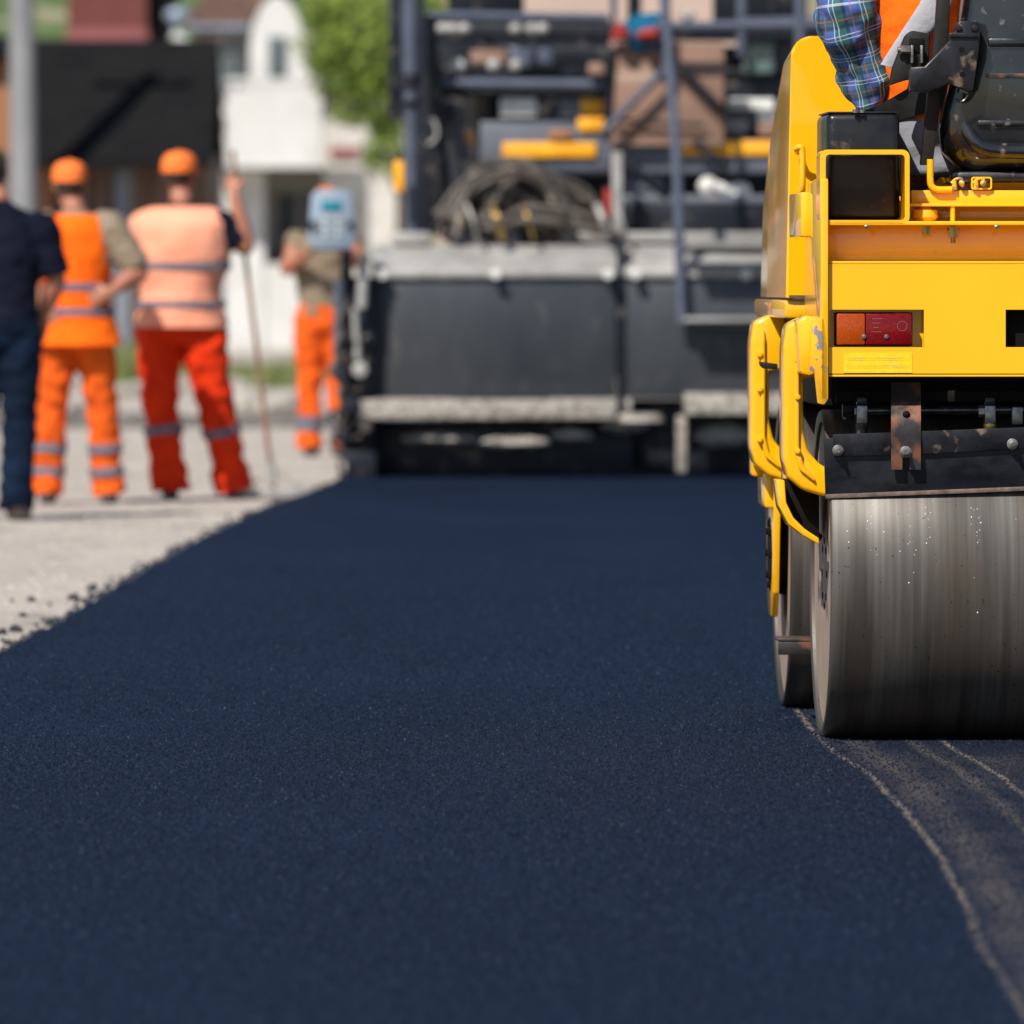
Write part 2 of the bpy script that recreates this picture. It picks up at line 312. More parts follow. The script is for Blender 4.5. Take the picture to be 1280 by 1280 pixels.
    def plate(s,us,vs,holes,mapf,t0,t1):
        """grid plate with rectangular holes; holes in (i,j) cells"""
        t=bmesh.new(); V={}
        def gv(i,j):
            if (i,j) not in V: V[(i,j)]=t.verts.new(mapf(us[i],vs[j],t0))
            return V[(i,j)]
        fs=[]
        for i in range(len(us)-1):
            for j in range(len(vs)-1):
                if (i,j) in holes: continue
                fs.append(t.faces.new((gv(i,j),gv(i+1,j),gv(i+1,j+1),gv(i,j+1))))
        r=bmesh.ops.extrude_face_region(t,geom=fs)
        back={}
        d=mapf(us[0],vs[0],t1)-mapf(us[0],vs[0],t0)
        for e in r['geom']:
            if isinstance(e,bmesh.types.BMVert): e.co+=d
        # keep originals as the front
        bmesh.ops.recalc_face_normals(t,faces=t.faces)
        s._add(t); return s
    def build(s,name,material,parent=None,smooth=40,wn=True,recalc=True):
        if recalc: bmesh.ops.recalc_face_normals(s.bm,faces=s.bm.faces)
        me=bpy.data.meshes.new(name); s.bm.to_mesh(me); s.bm.free()
        me.shade_smooth(); me.set_sharp_from_angle(angle=math.radians(smooth))
        o=link(name,me,material,parent)
        return o
def catmull(p,n=6):
    out=[]; q=[p[0]*2-p[1]]+list(p)+[p[-1]*2-p[-2]]
    for i in range(1,len(q)-2):
        for k in range(n):
            t=k/n; a,b,c,d=q[i-1],q[i],q[i+1],q[i+2]
            out.append(.5*((2*b)+(c-a)*t+(2*a-5*b+4*c-d)*t*t+(3*b-a-3*c+d)*t**3))
    out.append(p[-1]); return out
def evalmesh(o,mods):
    for f in mods: f(o)
    dg=bpy.context.evaluated_depsgraph_get(); dg.update()
    me=bpy.data.meshes.new_from_object(o.evaluated_get(dg)); old=o.data; mt=list(old.materials)
    o.modifiers.clear(); o.data=me; me.name=old.name; bpy.data.meshes.remove(old)
    me.materials.clear()
    for x in mt: me.materials.append(x)
    me.shade_smooth(); return o
def remesh(o,vox=.012,sm=3,it=1):
    def a(o):
        m=o.modifiers.new('r','REMESH'); m.mode='VOXEL'; m.voxel_size=vox
        if sm:
            m=o.modifiers.new('s','SMOOTH'); m.factor=.5; m.iterations=sm
    return evalmesh(o,[a])
def wrinkle(o,amp,fr,seed=0):
    me=o.data; 
    for v in me.vertices:
        p=v.co; q=noise.noise(Vector((p.x*fr+seed,p.y*fr,p.z*fr*1.7)))+.5*noise.noise(Vector((p.x*fr*2.3,p.y*fr*2.3+seed,p.z*fr*3)))
        v.co=p+v.normal*amp*q
    me.update()

# ------------------------------------------------------------------ people
def ring_secs(pts,lat,fwd):
    """pts: (center,rx,ry) -> smooth sections with fixed frame"""
    c=catmull([Vector((p[0].x,p[0].y,p[0].z)) for p in pts],4); r=catmull([Vector((p[1],p[2],0)) for p in pts],4)
    return [(a,lat*b.x,fwd*b.y) for a,b in zip(c,r)]
def limb_secs(pts,rs,n=5,k=1.0):
    P=catmull([Vector(p) for p in pts],n); R=catmull([Vector((r,0,0)) for r in rs],n); out=[]; nrm=None
    for i,p in enumerate(P):
        t=(P[min(i+1,len(P)-1)]-P[max(i-1,0)]).normalized()
        if nrm is None: nrm=(Vector((0,1,0))-t*t.y).normalized() if abs(t.y)<.9 else t.orthogonal().normalized()
        nrm=(nrm-t*nrm.dot(t)).normalized(); bi=t.cross(nrm); out.append((p,nrm*R[i].x*k,bi*R[i].x))
    return out
def lerp(a,b,t): return a+(b-a)*t
def hand(mb,wrist,dirv,palm_n,curl=.6,side=1,s=1.0):
    d=dirv.normalized(); n=(palm_n-d*palm_n.dot(d)).normalized(); w=d.cross(n)*side   # w towards thumb
    pc=wrist+d*.05*s
    mb.loft([(wrist,w*.026*s,n*.017*s),(wrist+d*.03*s,w*.034*s,n*.017*s),(wrist+d*.07*s,w*.042*s,n*.015*s),(wrist+d*.09*s,w*.040*s,n*.012*s)],12)
    for i,(o,L) in enumerate(((.030,.072),(.010,.080),(-.010,.075),(-.030,.060))):
        p=wrist+d*.085*s+w*o*s; pts=[p-d*.02*s]; dd=d.copy()
        for k in range(3):
            ang=curl*(.6+.3*k); dd=(dd*math.cos(ang)+n*math.sin(ang)).normalized() if k else (d*math.cos(ang*.6)+n*math.sin(ang*.6)).normalized()
            n2=n
            p=p+dd*L*s*(.42,.32,.26)[k]; pts.append(p)
        mb.tube(pts,[.0095*s,.0075*s],8,n=3)
    p=wrist+d*.03*s+w*.03*s
    mb.tube([p-w*.012*s,p+w*.02*s+d*.02*s+n*.01*s,p+w*.026*s+d*.045*s+n*.025*s,p+w*.018*s+d*.065*s+n*.035*s],[.013*s,.009*s],8,n=3)
def person(loc,label,J,yaw=0,lat_face=None,vest=None,shirt='khaki',sleeve=.9,trousers='orange_trs',cap='cap',bandz=(1.08,.96),legband=(),vbands=True,hem=.83,flare=1.0,curlL=.5,curlR=.5,wr=.017,seed=0,headyaw=0,boots='boot',hand_nL=None,hand_nR=None,sit=False,shirthem=.86,plaid=False,vest_open=False,vb='band',bulk=1.0,vsh=(.19,.175,.135),arm=1.0):
    """J holds joints in local metres: x to the right of the photo, y away from it, z up. The figure looks along +y turned by yaw."""
    root=empty('person',loc); tag(root,label,'person')
    J={k:Vector(v) for k,v in J.items()}
    lat=Vector((math.cos(yaw),math.sin(yaw),0)); fwd=Vector((-math.sin(yaw),math.cos(yaw),0))
    pel,che,nck,hd=J['pelvis'],J['chest'],J['neck'],J['head']
    up=(nck-pel).normalized()
    # --- body
    b=MB()
    b.loft(ring_secs([(pel-up*.08,.10,.09),(pel,.155,.105),(lerp(pel,che,.4),.135,.095),(che,.165,.11),(lerp(che,nck,.6),.165,.09),(nck-up*.02,.07,.06)],lat,fwd),20)
    b.tube([nck-up*.05,nck+up*.02,hd-Vector((0,0,.07))],[.062,.055],14)
    hf=Vector((-math.sin(yaw+headyaw),math.cos(yaw+headyaw),0)); hl=Vector((math.cos(yaw+headyaw),math.sin(yaw+headyaw),0))
    hr=Matrix((hl,hf,Vector((0,0,1)))).transposed()
    b.ball(hd+Vector((0,0,.02)),.1,(.78,.98,1.05),18,hr); b.ball(hd+hf*.03-Vector((0,0,.055)),.07,(.82,.95,.85),14,hr)
    b.ball(hd+hf*.105-Vector((0,0,.012)),.018,(.7,1.0,1.3),8,hr)
    b.ball(hd+hf*.092-Vector((0,0,.052)),.016,(1.4,.6,.5),8,hr)
    for s_ in (-1,1):
        b.ball(hd+hl*.079*s_-Vector((0,0,.005)),.028,(.35,.75,1.1),8,hr)
        b.ball(hd+hf*.082+hl*.032*s_+Vector((0,0,.022)),.014,(1,.5,.7),8,hr)
    for S in 'LR':
        sh,el,wr_=J['sh'+S],J['el'+S],J['wr'+S]
        b.loft(limb_secs([lerp(sh,che,.25),sh,lerp(sh,el,.5),el,lerp(el,wr_,.4),wr_],[.05,.056*arm,.050*arm,.042*arm,.045*arm,.029]),14)
        hi,kn,an=J['hip'+S],J['kn'+S],J['an'+S]
        b.loft(limb_secs([lerp(hi,pel,.3),hi,lerp(hi,kn,.5),kn,lerp(kn,an,.35),an],[.08,.088,.072,.052,.055,.036]),14)
        dv=J.get('hd'+S,(wr_-el).normalized()); nn=(hand_nL if S=='L' else hand_nR) or Vector((0,1,0))
        hand(b,wr_,Vector(dv),Vector(nn),curlL if S=='L' else curlR,1 if S=='L' else -1)
    body=b.build('body','skin',root); remesh(body,.0075,2)
    # --- face details
    e=MB()
    for s_ in (-1,1): e.ball(hd+hf*.0865+hl*.032*s_+Vector((0,0,.022)),.0085,(1,.6,.6),10,hr)
    e.build('eyes','white_item',root)
    h=MB(); h.ball(hd+Vector((0,0,.028))-hf*.012,.104,(.80,.96,1.0),18,hr)
    ho=h.build('hair','hair',root)
    bm=bmesh.new(); bm.from_mesh(ho.data)
    dl=[v for v in bm.verts if (v.co-hd).dot(hf)>.045 and v.co.z<hd.z+.06 or v.co.z<hd.z-.055]
    bmesh.ops.delete(bm,geom=dl,context='VERTS'); bm.to_mesh(ho.data); bm.free()
    # --- trousers
    K=bulk
    t=MB(); wa=lerp(pel,che,.28)
    if not sit:
        t.loft(ring_secs([(wa,.150*K,.115*K),(lerp(pel,wa,.5),.165*K,.125*K),(pel,.175*K,.130*K),(pel-up*.08,.165*K,.122*K),(pel-up*.13,.09*K,.08*K)],lat,fwd),24)
    else:
        t.loft(ring_secs([(wa,.150,.115),(pel,.18,.14),(pel-up*.08,.16,.13)],lat,fwd),24)
    for S in 'LR':
        hi,kn,an=J['hip'+S],J['kn'+S],J['an'+S]
        t.loft(limb_secs([hi+(hi-kn).normalized()*.04,hi,lerp(hi,kn,.35),lerp(hi,kn,.75),kn,lerp(kn,an,.35),lerp(kn,an,.75),lerp(kn,an,1.02 if sit else 1.10)],[q*(1+(K-1)*.9) for q in (.085,.102,.100,.086,.082,.078,.078,.086)],4,1.0),22)
    tr=t.build('trousers',trousers,root); remesh(tr,.011,2); wrinkle(tr,wr,9,seed)
    for S in 'LR':
        kn,an=J['kn'+S],J['an'+S]; d=(an-kn)
        for fz in legband:
            p=lerp(kn,an,fz); u=d.normalized()
            bb=MB(); bb.loft(limb_secs([p-u*.024,p,p+u*.024],[.089*(1+(K-1)*.9)]*3,2),22,cap=False); bb.build('trouser_band','band',root)
        # shoe: sole + upper
        s2=MB(); toe=J.get('toe'+S,fwd); toe=Vector(toe).normalized(); sd=Vector((toe.y,-toe.x,0)); a0=Vector((an.x,an.y,J.get('gz',Vector((0,0,0))).z))
        def sec(o,hw,hh): return (a0+toe*o+Vector((0,0,hh)),sd*hw,Vector((0,0,hh)))
        s2.loft([sec(-.085,.022,.03),sec(-.07,.036,.045),sec(-.02,.040,.06),sec(.04,.042,.045),sec(.10,.047,.032),sec(.15,.042,.026),sec(.18,.02,.018)],16,sq=2.6)
        s2.cyl(an-Vector((0,0,.05)),an+Vector((0,0,.05)),.046,.052); s2.build('shoe',boots,root)
    # --- shirt
    s=MB()
    shm=lerp(pel,che,shirthem-.75) if False else lerp(pel,che,.02)
    s.loft(ring_secs([(shm,.172*K,.128*K),(lerp(pel,che,.35),.160*K,.122*K),(lerp(pel,che,.7),.178*K,.125*K),(che,.192*K,.128*K),(lerp(che,nck,.45),.195,.115),(lerp(che,nck,.75),.150,.092),(nck-up*.015,.085,.075),(nck+up*.012,.066,.062)],lat,fwd),28)
    for S in 'LR':
        sh,el,wr_=J['sh'+S],J['el'+S],J['wr'+S]
        if sleeve<=1: pts=[lerp(sh,che,.3),sh,lerp(sh,el,sleeve*.5),lerp(sh,el,sleeve)]; rs=[.065,.080*arm,.074*arm,.070*arm]
        else: pts=[lerp(sh,che,.3),sh,lerp(sh,el,.5),el,lerp(el,wr_,.5),lerp(el,wr_,.97)]; rs=[.065,.074,.062,.056,.050,.044]
        s.loft(limb_secs(pts,rs),20)
    so=s.build('shirt',shirt,root); remesh(so,.0105,2); wrinkle(so,wr*.7,10,seed+3)
    # --- vest
    if vest:
        v=MB(); hz=lerp(pel,che,(hem-pel.z)/(che.z-pel.z))
        mid=lerp(hz,che,.45)
        v.loft(ring_secs([(hz,.200*flare*K,.158*flare*K),(lerp(hz,mid,.5),.190*(1+flare)/2*K,.150*K),(mid,.178*K,.142*K),(lerp(mid,che,.55),lerp(.178*K,vsh[0],.6),.146*K),(che,vsh[0]*1.0,.150*K),(lerp(che,nck,.50),vsh[0],.138*K),(lerp(che,nck,.74),vsh[1],.120),(lerp(che,nck,.90),vsh[2],.10),(nck-up*.02,.095,.085)],lat,fwd),40,wr=.014,wf=7,ws=seed,cap=False)
        vo=v.build('vest',vest,root)
        for bz in (bandz if vbands else ()):
            c=lerp(pel,che,(bz-pel.z)/(che.z-pel.z)); k=(bz-hz.z)/(che.z-hz.z)
            # measure the vest near this height and lay the band 4 mm proud of it
            vv=[q.co for q in vo.data.vertices if abs(q.co.z-bz)<.05]
            rx=max(abs((q-c).dot(lat)) for q in vv); ry=max(abs((q-c).dot(fwd)) for q in vv)
            bb=MB(); bb.loft([(c+up*dz,lat*(rx+.003),fwd*(ry+.003)) for dz in (-.019,0,.019)],40,cap=False); bb.build('vest_band',vb,root)
    if cap:
        c=MB(); cc=hd+Vector((0,0,.052))
        for i_ in range(1):
            secs=[]
            for z,r in ((-.035,.108),(0,.109),(.03,.104),(.055,.088),(.072,.06),(.08,.02)):
                secs.append((cc+Vector((0,0,z))-hf*.008,hl*r*.86,hf*r))
            c.loft(secs,24)
        c.ball(cc+Vector((0,0,.08))-hf*.008,.008)
        co=c.build('cap',cap,root)
        br=MB(); 
        def mapf(u,v,t): return cc+hl*u+hf*v+Vector((0,0,-.03+t-.02*max(0,(v-.09))*8*.3))
        br.prism([(-.078,.07),(-.07,.13),(-.04,.165),(0,.175),(.04,.165),(.07,.13),(.078,.07),(.04,.09),(0,.098),(-.04,.09)],mapf,0,.006)
        br.build('cap_brim',cap,root)
    return root
def stand(dx=0,h=1.80,feet=((-.14,0),(.16,.05)),lean=0):
    k=h/1.80
    J=dict(pelvis=(0,0,.93*k),chest=(lean*.5,0,1.30*k),neck=(lean,.0,1.52*k),head=(lean,.025,1.655*k),
      shL=(-.185+lean*.8,0,1.44*k),shR=(.185+lean*.8,0,1.44*k),elL=(-.24,-.02,1.17*k),elR=(.24,-.02,1.17*k),wrL=(-.25,.08,.93*k),wrR=(.25,.08,.93*k),
      hipL=(-.09,0,.90*k),hipR=(.09,0,.90*k),knL=((feet[0][0]*.6-.035),feet[0][1]*.5+.02,.49*k),knR=((feet[1][0]*.6+.035),feet[1][1]*.5+.02,.49*k),
      anL=(feet[0][0],feet[0][1],.09),anR=(feet[1][0],feet[1][1],.09))
    return J
GZ=-.045   # gravel level; the asphalt surface is z=0
def foot_d(py): return F*(H-GZ)/(py-YH)

# orange-vest man
d=foot_d(630); sA=F/d
J=stand(feet=((-.15,0),(.165,.06)))
J.update(shL=(-.175,0,1.45),elL=(-.25,-.03,1.20),wrL=(-.155,-.115,1.03),shR=(.165,0,1.45),elR=(.335,-.02,1.22),wrR=(.20,-.13,1.115),neck=(-.01,0,1.53),head=(-.035,.03,1.665),hdR=(-.85,-.1,-.35),hdL=(.6,-.1,-.7))
person(((95-640)/F*d,d,GZ),'man in bright orange vest and cap standing with a hand on his hip',J,vest='orange_new',shirt='khaki',sleeve=.95,trousers='orange_trs',cap='cap',bandz=(1.135,1.005),legband=(.50,.80),hem=.83,flare=1.18,bulk=1.03,arm=1.12,vsh=(.18,.175,.15),seed=1,headyaw=.1,hand_nL=Vector((0,1,0)),hand_nR=Vector((0,1,0)))
# faded-vest man with rake
d=foot_d(625); 
J=stand(h=1.86,feet=((-.06,0),(.27,.12)))
J.update(pelvis=(0,0,.96),shR=(.205,0,1.47),elR=(.345,-.02,1.34),wrR=(.285,.0,1.63),hdR=(-.02,.05,.09),elL=(-.22,.12,1.24),wrL=(-.08,.24,1.20),shL=(-.18,0,1.45),knR=(.18,.05,.52),knL=(-.11,.02,.52),hipL=(-.115,0,.92),hipR=(.115,0,.92),head=(-.005,.03,1.725),neck=(0,0,1.58))
BX=(226-640)/F*d
person((BX,d,GZ),'man in faded salmon vest and red trousers holding a rake upright',J,vest='salmon',shirt='navy',sleeve=.80,trousers='red_trs',cap='cap',bandz=(1.245,1.04),legband=(.35,),hem=.92,flare=1.02,bulk=1.22,arm=1.08,vsh=(.272,.245,.165),seed=5,headyaw=-.45,curlR=1.15,hand_nR=Vector((.3,.9,0)),wr=.022)
# the rake: its own thing
top=Vector((BX+.276,d+.02,GZ+1.86)); bot=Vector((BX+.488,d+.10,GZ+.06))
rk=empty('rake',bot)
tag(rk,'long wooden-handled asphalt rake held upright by the man in the faded vest','rake')
r=MB(); r.cyl(top-bot,(0,0,0),.012,.014,14); r.build('handle','wood_handle',rk)
r=MB(); r.box(-.20,.20,-.012,.012,-.055,.0,.004)
for i in range(14): r.cyl((-.19+i*.0292,0,-.05),(-.19+i*.0292,-.01,-.085),.005,.003,6)
r.tube([(-.18,0,-.01),(-.08,0,.05),(0,0,.10)],.007,8); r.tube([(.18,0,-.01),(.08,0,.05),(0,0,.10)],.007,8)
r.cyl((0,0,.02),(-.016,0,.16),.022,.02,12)
r.build('rake_head','pv_pale',rk)
# navy-shirt man, half out of frame
d=foot_d(650)
J=stand(h=1.83,feet=((-.13,.1),(.09,-.05)))
J.update(shR=(.19,0,1.42),elR=(.265,.02,1.18),wrR=(.20,.10,1.00),hdR=(-.25,.1,-.9),head=(-.055,.03,1.69),neck=(-.02,0,1.55),anR=(.075,-.05,.09),toeR=(.3,-1,0) )
person(((2-640)/F*d,d,GZ),'man in navy t-shirt and dark jeans at the left edge of the picture',J,vest=None,shirt='navy',sleeve=.95,arm=1.1,bulk=1.08,trousers='jeans',cap=None,seed=9,headyaw=-.1,wr=.012)
# paver helper behind the control panel
d=foot_d(570)
J=stand(h=1.78,feet=((-.085,0),(.13,.05)))
J.update(elL=(-.235,-.10,1.25),wrL=(-.10,-.26,1.35),elR=(.265,-.10,1.28),wrR=(.14,-.26,1.38),head=(.03,-.05,1.665),neck=(.01,-.02,1.50),shL=(-.17,0,1.42),shR=(.18,0,1.42),toeL=(-.2,-1,0),toeR=(.2,-1,0))
for a,b_ in (('sh',0),('el',0),('wr',0)): J[a+'L'],J[a+'R']=J[a+'R'],J[a+'L']
for a in ('hip','kn','an'): J[a+'L'],J[a+'R']=J[a+'R'],J[a+'L']
person(((403-640)/F*d,d,GZ),'man in khaki shirt and orange trousers standing behind the paver control panel',J,yaw=PI,vest=None,shirt='khaki',sleeve=.22,arm=1.15,trousers='orange_trs',cap='cap',legband=(.62,.75),seed=13,hand_nL=Vector((0,0,-1)),hand_nR=Vector((0,0,-1)))

# ------------------------------------------------------------------ ground, road, hill
gm=MB(); n=1
gm.box(-400,400,-30,900,GZ-.5,GZ); tag(gm.build('ground','ground'),kind='structure')
# fresh asphalt mat with ragged left shoulder
edge=[(-1.60,4),(-1.60,15),(-1.56,22),(-1.536,25.6),(-1.47,28),(-1.444,30.2),(-1.39,33.5),(-1.345,36.8),(-1.27,40),(-1.20,42.8),(-1.08,45.8),(-.96,48.3),(-.95,56)]
def ex(y):
    for (x0,y0),(x1,y1) in zip(edge,edge[1:]):
        if y0<=y<=y1: return x0+(x1-x0)*(y-y0)/(y1-y0)
    return edge[-1][0]
bm=bmesh.new(); rows=[]; y=4.0
while y<55.5:
    x=ex(y); j=.030*noise.noise(Vector((0,y*1.9,0)))+.035*noise.noise(Vector((3,y*5,0)))+.022*noise.noise(Vector((7,y*23,0)))
    j2=.03*noise.noise(Vector((5,y*13,0)))
    rows.append([bm.verts.new((x+j-.055+j2,y,GZ-.005)),bm.verts.new((x+j-.02,y,-.018+.01*noise.noise(Vector((1,y*17,2))))),bm.verts.new((x+j+.03,y,0)),bm.verts.new((x+.3,y,0)),bm.verts.new((8,y,0)),bm.verts.new((8.1,y,GZ-.01))])
    y+=.04
for a,b_ in zip(rows,rows[1:]):
    for i in range(5): bm.faces.new((a[i],a[i+1],b_[i+1],b_[i]))
me=bpy.data.meshes.new('road'); bm.to_mesh(me); bm.free(); me.shade_smooth(); ro=link('road',me,'asphalt'); tag(ro,kind='structure')
# coated grit standing proud of the mat
def grit(n,y0,y1,smin,smax):
    yy=np.sqrt(rng.uniform(y0*y0,y1*y1,n)); xx=rng.uniform(-.066,.066,n)*yy
    ok=(xx>np.interp(yy,[e[1] for e in edge],[e[0] for e in edge])+.01); xx=xx[ok]; yy=yy[ok]
    # far fewer stones in the lane the drums already pressed
    ok=(xx<.80)|(yy>22.5)|(rng.random(len(xx))<.45); xx=xx[ok]; yy=yy[ok]; ok=rng.random(len(xx))<np.clip((37-yy)/13,0,1); xx=xx[ok]; yy=yy[ok]; m=len(xx)
    s=rng.uniform(smin,smax,m)*rng.uniform(.6,1.0,m); h=s*rng.uniform(.35,.95,m); a=rng.uniform(0,6.28,m)
    V=np.zeros((m,5,3))
    for k in range(4):
        V[:,k,0]=xx+s*np.cos(a+k*PI/2)*rng.uniform(.7,1.1,m); V[:,k,1]=yy+s*np.sin(a+k*PI/2)*rng.uniform(.7,1.1,m); V[:,k,2]=-.001
    V[:,4,0]=xx+s*.3*rng.uniform(-1,1,m); V[:,4,1]=yy+s*.3*rng.uniform(-1,1,m); V[:,4,2]=h
    base=(np.arange(m)*5)[:,None]
    tri=np.concatenate([base+np.array([[k,(k+1)%4,4]]) for k in range(4)],axis=1).reshape(-1,3)
    return V.reshape(-1,3),tri
v1,t1=grit(210000,12.0,21,.003,.0065); v2,t2=grit(190000,21,37,.004,.008)
V=np.concatenate([v1,v2]); T=np.concatenate([t1,t2+len(v1)])
me=bpy.data.meshes.new('asphalt_grit'); me.vertices.add(len(V)); me.vertices.foreach_set('co',V.astype(np.float32).ravel())
me.loops.add(len(T)*3); me.loops.foreach_set('vertex_index',T.astype(np.int32).ravel()); me.polygons.add(len(T)); me.polygons.foreach_set('loop_start',np.arange(0,len(T)*3,3,dtype=np.int32)); me.update(); me.validate()
go=link('asphalt_grit',me,'grit'); tag(go,'fine bitumen coated grit covering the fresh asphalt','grit',kind='stuff')
# gravel grit on the pale shoulder
n_=9000; yy=np.sqrt(rng.uniform(24**2,75**2,n_)); xx=rng.uniform(-.068,.02,n_)*yy
bm=bmesh.new()
for x,y in zip(xx,yy):
    if y<50 and x>ex(y)-.06: continue
    s=random.uniform(.006,.022); a=random.random()*6
    q=[bm.verts.new((x+s*math.cos(a+k*2.1),y+s*math.sin(a+k*2.1),GZ-.002)) for k in range(3)]; tpv=bm.verts.new((x,y,GZ+s*.55))
    for k in range(3): bm.faces.new((q[k],q[(k+1)%3],tpv))
me=bpy.data.meshes.new('gravel'); bm.to_mesh(me); bm.free(); tag(link('gravel',me,'rock'),'loose pale gravel strewn over the dusty shoulder','gravel',kind='stuff')
bm=bmesh.new()
for i in range(2600):
    y=math.sqrt(random.uniform(22**2,49**2)); x=ex(y)-.015-abs(random.gauss(0,.045)); rr=random.uniform(.004,.014)
    t=bmesh.new(); bmesh.ops.create_icosphere(t,subdivisions=1,radius=rr)
    for v in t.verts: v.co*=random.uniform(.7,1.3); v.co+=Vector((x,y,GZ+rr*.4))
    me=bpy.data.meshes.new('t'); t.to_mesh(me); t.free(); bm.from_mesh(me); bpy.data.meshes.remove(me)
me=bpy.data.meshes.new('asphalt_crumble'); bm.to_mesh(me); bm.free(); tag(link('asphalt_crumble',me,'clump'),'crumbled black mix lying loose along the mat edge','crumble',kind='stuff')
# clumps of spilled asphalt
def lump(name,c,r,material,flat=.7,seed=0,sub=2):
    t=bmesh.new(); bmesh.ops.create_icosphere(t,subdivisions=sub,radius=r)
    for v in t.verts:
        v.co*=1+.45*noise.noise(v.co*(1.3/r)+Vector((seed,seed*2.3,0))); v.co.z*=flat
        v.co.z=max(v.co.z,-r*.35)
    me=bpy.data.meshes.new(name); t.to_mesh(me); t.free()
    o=link(name,me,material); o.location=c; return o
for i,(px,py,r) in enumerate([(40,752,.018),(28,771,.015),(20,790,.022),(3,793,.018),(115,738,.024),(92,750,.022),(62,757,.010),(15,752,.010),(70,778,.014),(10,806,.016),(140,724,.010),(46,783,.011)]):
    dd=foot_d(py); o=lump('asphalt_clump',W(px,py,dd),r,'clump',.8,i*3.1); o.location.z=GZ+r*.3
    tag(o,'small black crumb of spilled asphalt on the pale gravel shoulder','asphalt crumb',group='asphalt crumbs spilled beside the mat edge')
# ridge of dark soil, rubble and grass far behind the men
bm=bmesh.new(); rows=[]
for i in range(260):
    x=-9+i*.06; row=[]
    for k in range(7):
        t=k/6; z=math.sin(t*PI)*(.13+.10*noise.noise(Vector((x*1.4,0,4)))+.05*noise.noise(Vector((x*5,0,1)))); y=68+t*1.2+.25*noise.noise(Vector((x*.7,2,0)))
        row.append(bm.verts.new((x,y,GZ-.01+max(0,z))))
    rows.append(row)
for a,b_ in zip(rows,rows[1:]):
    for k in range(6): bm.faces.new((a[k],b_[k],b_[k+1],a[k+1]))
me=bpy.data.meshes.new('soil_ridge'); bm.to_mesh(me); bm.free(); tag(link('soil_ridge',me,'soil'),kind='structure')
for i in range(46):
    x=random.uniform(-6.5,-1.8); y=random.uniform(72,100); r=random.uniform(.08,.28)
    o=lump('rubble_stone',(x,y,GZ+r*.2),r,'rock',.6,i*1.7,2); tag(o,'pale lump of rubble lying on the far verge behind the workers','stone',group='rubble on the far verge')
bm=bmesh.new()
def tuft(cx,cy,n,sp,h):
    for i in range(n):
        x=cx+random.gauss(0,sp); y=cy+random.gauss(0,sp*2); a=random.random()*6.28; w=.012; hh=h*random.uniform(.5,1.1); lx,ly=random.gauss(0,.07),random.gauss(0,.07)
        p=[bm.verts.new((x-w*math.cos(a),y-w*math.sin(a),GZ)),bm.verts.new((x+w*math.cos(a),y+w*math.sin(a),GZ)),bm.verts.new((x+lx,y+ly,GZ+hh))]; bm.faces.new(p)
for (px,dd,n,sp,h) in [(157,92,700,.13,.42),(165,97,500,.16,.5),(240,100,400,.15,.4),(440,100,300,.2,.3),(330,105,300,.4,.25),(120,112,400,.25,.5),(30,100,300,.3,.4),(352,95,250,.18,.3),(420,110,500,.35,.35),(200,108,500,.3,.4)]:
    c=W(px,0,dd); tuft(c.x,dd,n,sp,h)
me=bpy.data.meshes.new('grass'); bm.to_mesh(me); bm.free(); tag(link('grass',me,'grass'),'dry green grass tufts on the verge behind the workers','grass',kind='stuff')
# hill
bm=bmesh.new(); rows=[]
for i in range(61):
    x=-260+i*9; row=[]
    for k in range(25):
        t=k/24; y=230+t*420; z=GZ-1+70*t**1.15+4*noise.noise(Vector((x*.02,y*.02,0)))
        row.append(bm.verts.new((x,y,z)))
    rows.append(row)
for a,b_ in zip(rows,rows[1:]):
    for k in range(24): bm.faces.new((a[k],b_[k],b_[k+1],a[k+1]))
me=bpy.data.meshes.new('hill'); bm.to_mesh(me); bm.free(); me.shade_smooth(); tag(link('hill',me,'hill'),kind='structure')

# ------------------------------------------------------------------ buildings
def bx(parent,name,material,px0,px1,py0,py1,d0,d1,bev=0,root=None):
    a=W(px0,py1,d0); b_=W(px1,py0,d0); r0=root or Vector((0,0,0))
    m=MB(); m.box(a.x-r0.x,b_.x-r0.x,d0-r0.y,d1-r0.y,a.z-r0.z,b_.z-r0.z,bev); return m.build(name,material,parent)
# timber shed with black roof
D=115; o0=Vector((W(130,0,D).x,D+2,GZ)); shed=empty('timber_shed',o0); tag(shed,'timber shed with wide black felt roof behind the workers','shed')
def sb(name,material,px0,px1,py0,py1,d0,d1): return bx(shed,name,material,px0,px1,py0,py1,d0,d1,0,o0)
base=YH+(H-GZ)/D*F
wall=sb('wall','wood',-60,262,190,base,D+.5,D+5)
m=MB(); zE=W(0,200,D).z-o0.z; zR=W(0,52,D+2.6).z-o0.z; xa=W(12,0,D).x-o0.x; xb=W(266,0,D).x-o0.x
def mp(u,v,t): return Vector((t,u,v))
m.prism([(-2.05,zE-.06),(-2.05,zE+.02),(.6,zR+.03),(3.3,zE+.02),(3.3,zE-.06),(.6,zR-.07)],mp,xa,xb); m.build('roof','roof_black',shed)
m=MB(); m.box(xa,xb,-2.14,-2.06,zE-.10,zE+.01); m.build('gutter','roof_black',shed)
sb('door','plate_dark',143,162,212,base,D+.44,D+.495)
sb('plank_panel','wood_orange',48,66,190,300,D+.42,D+.49)
sb('post','wood',95,104,200,base,D+.1,D+.28)
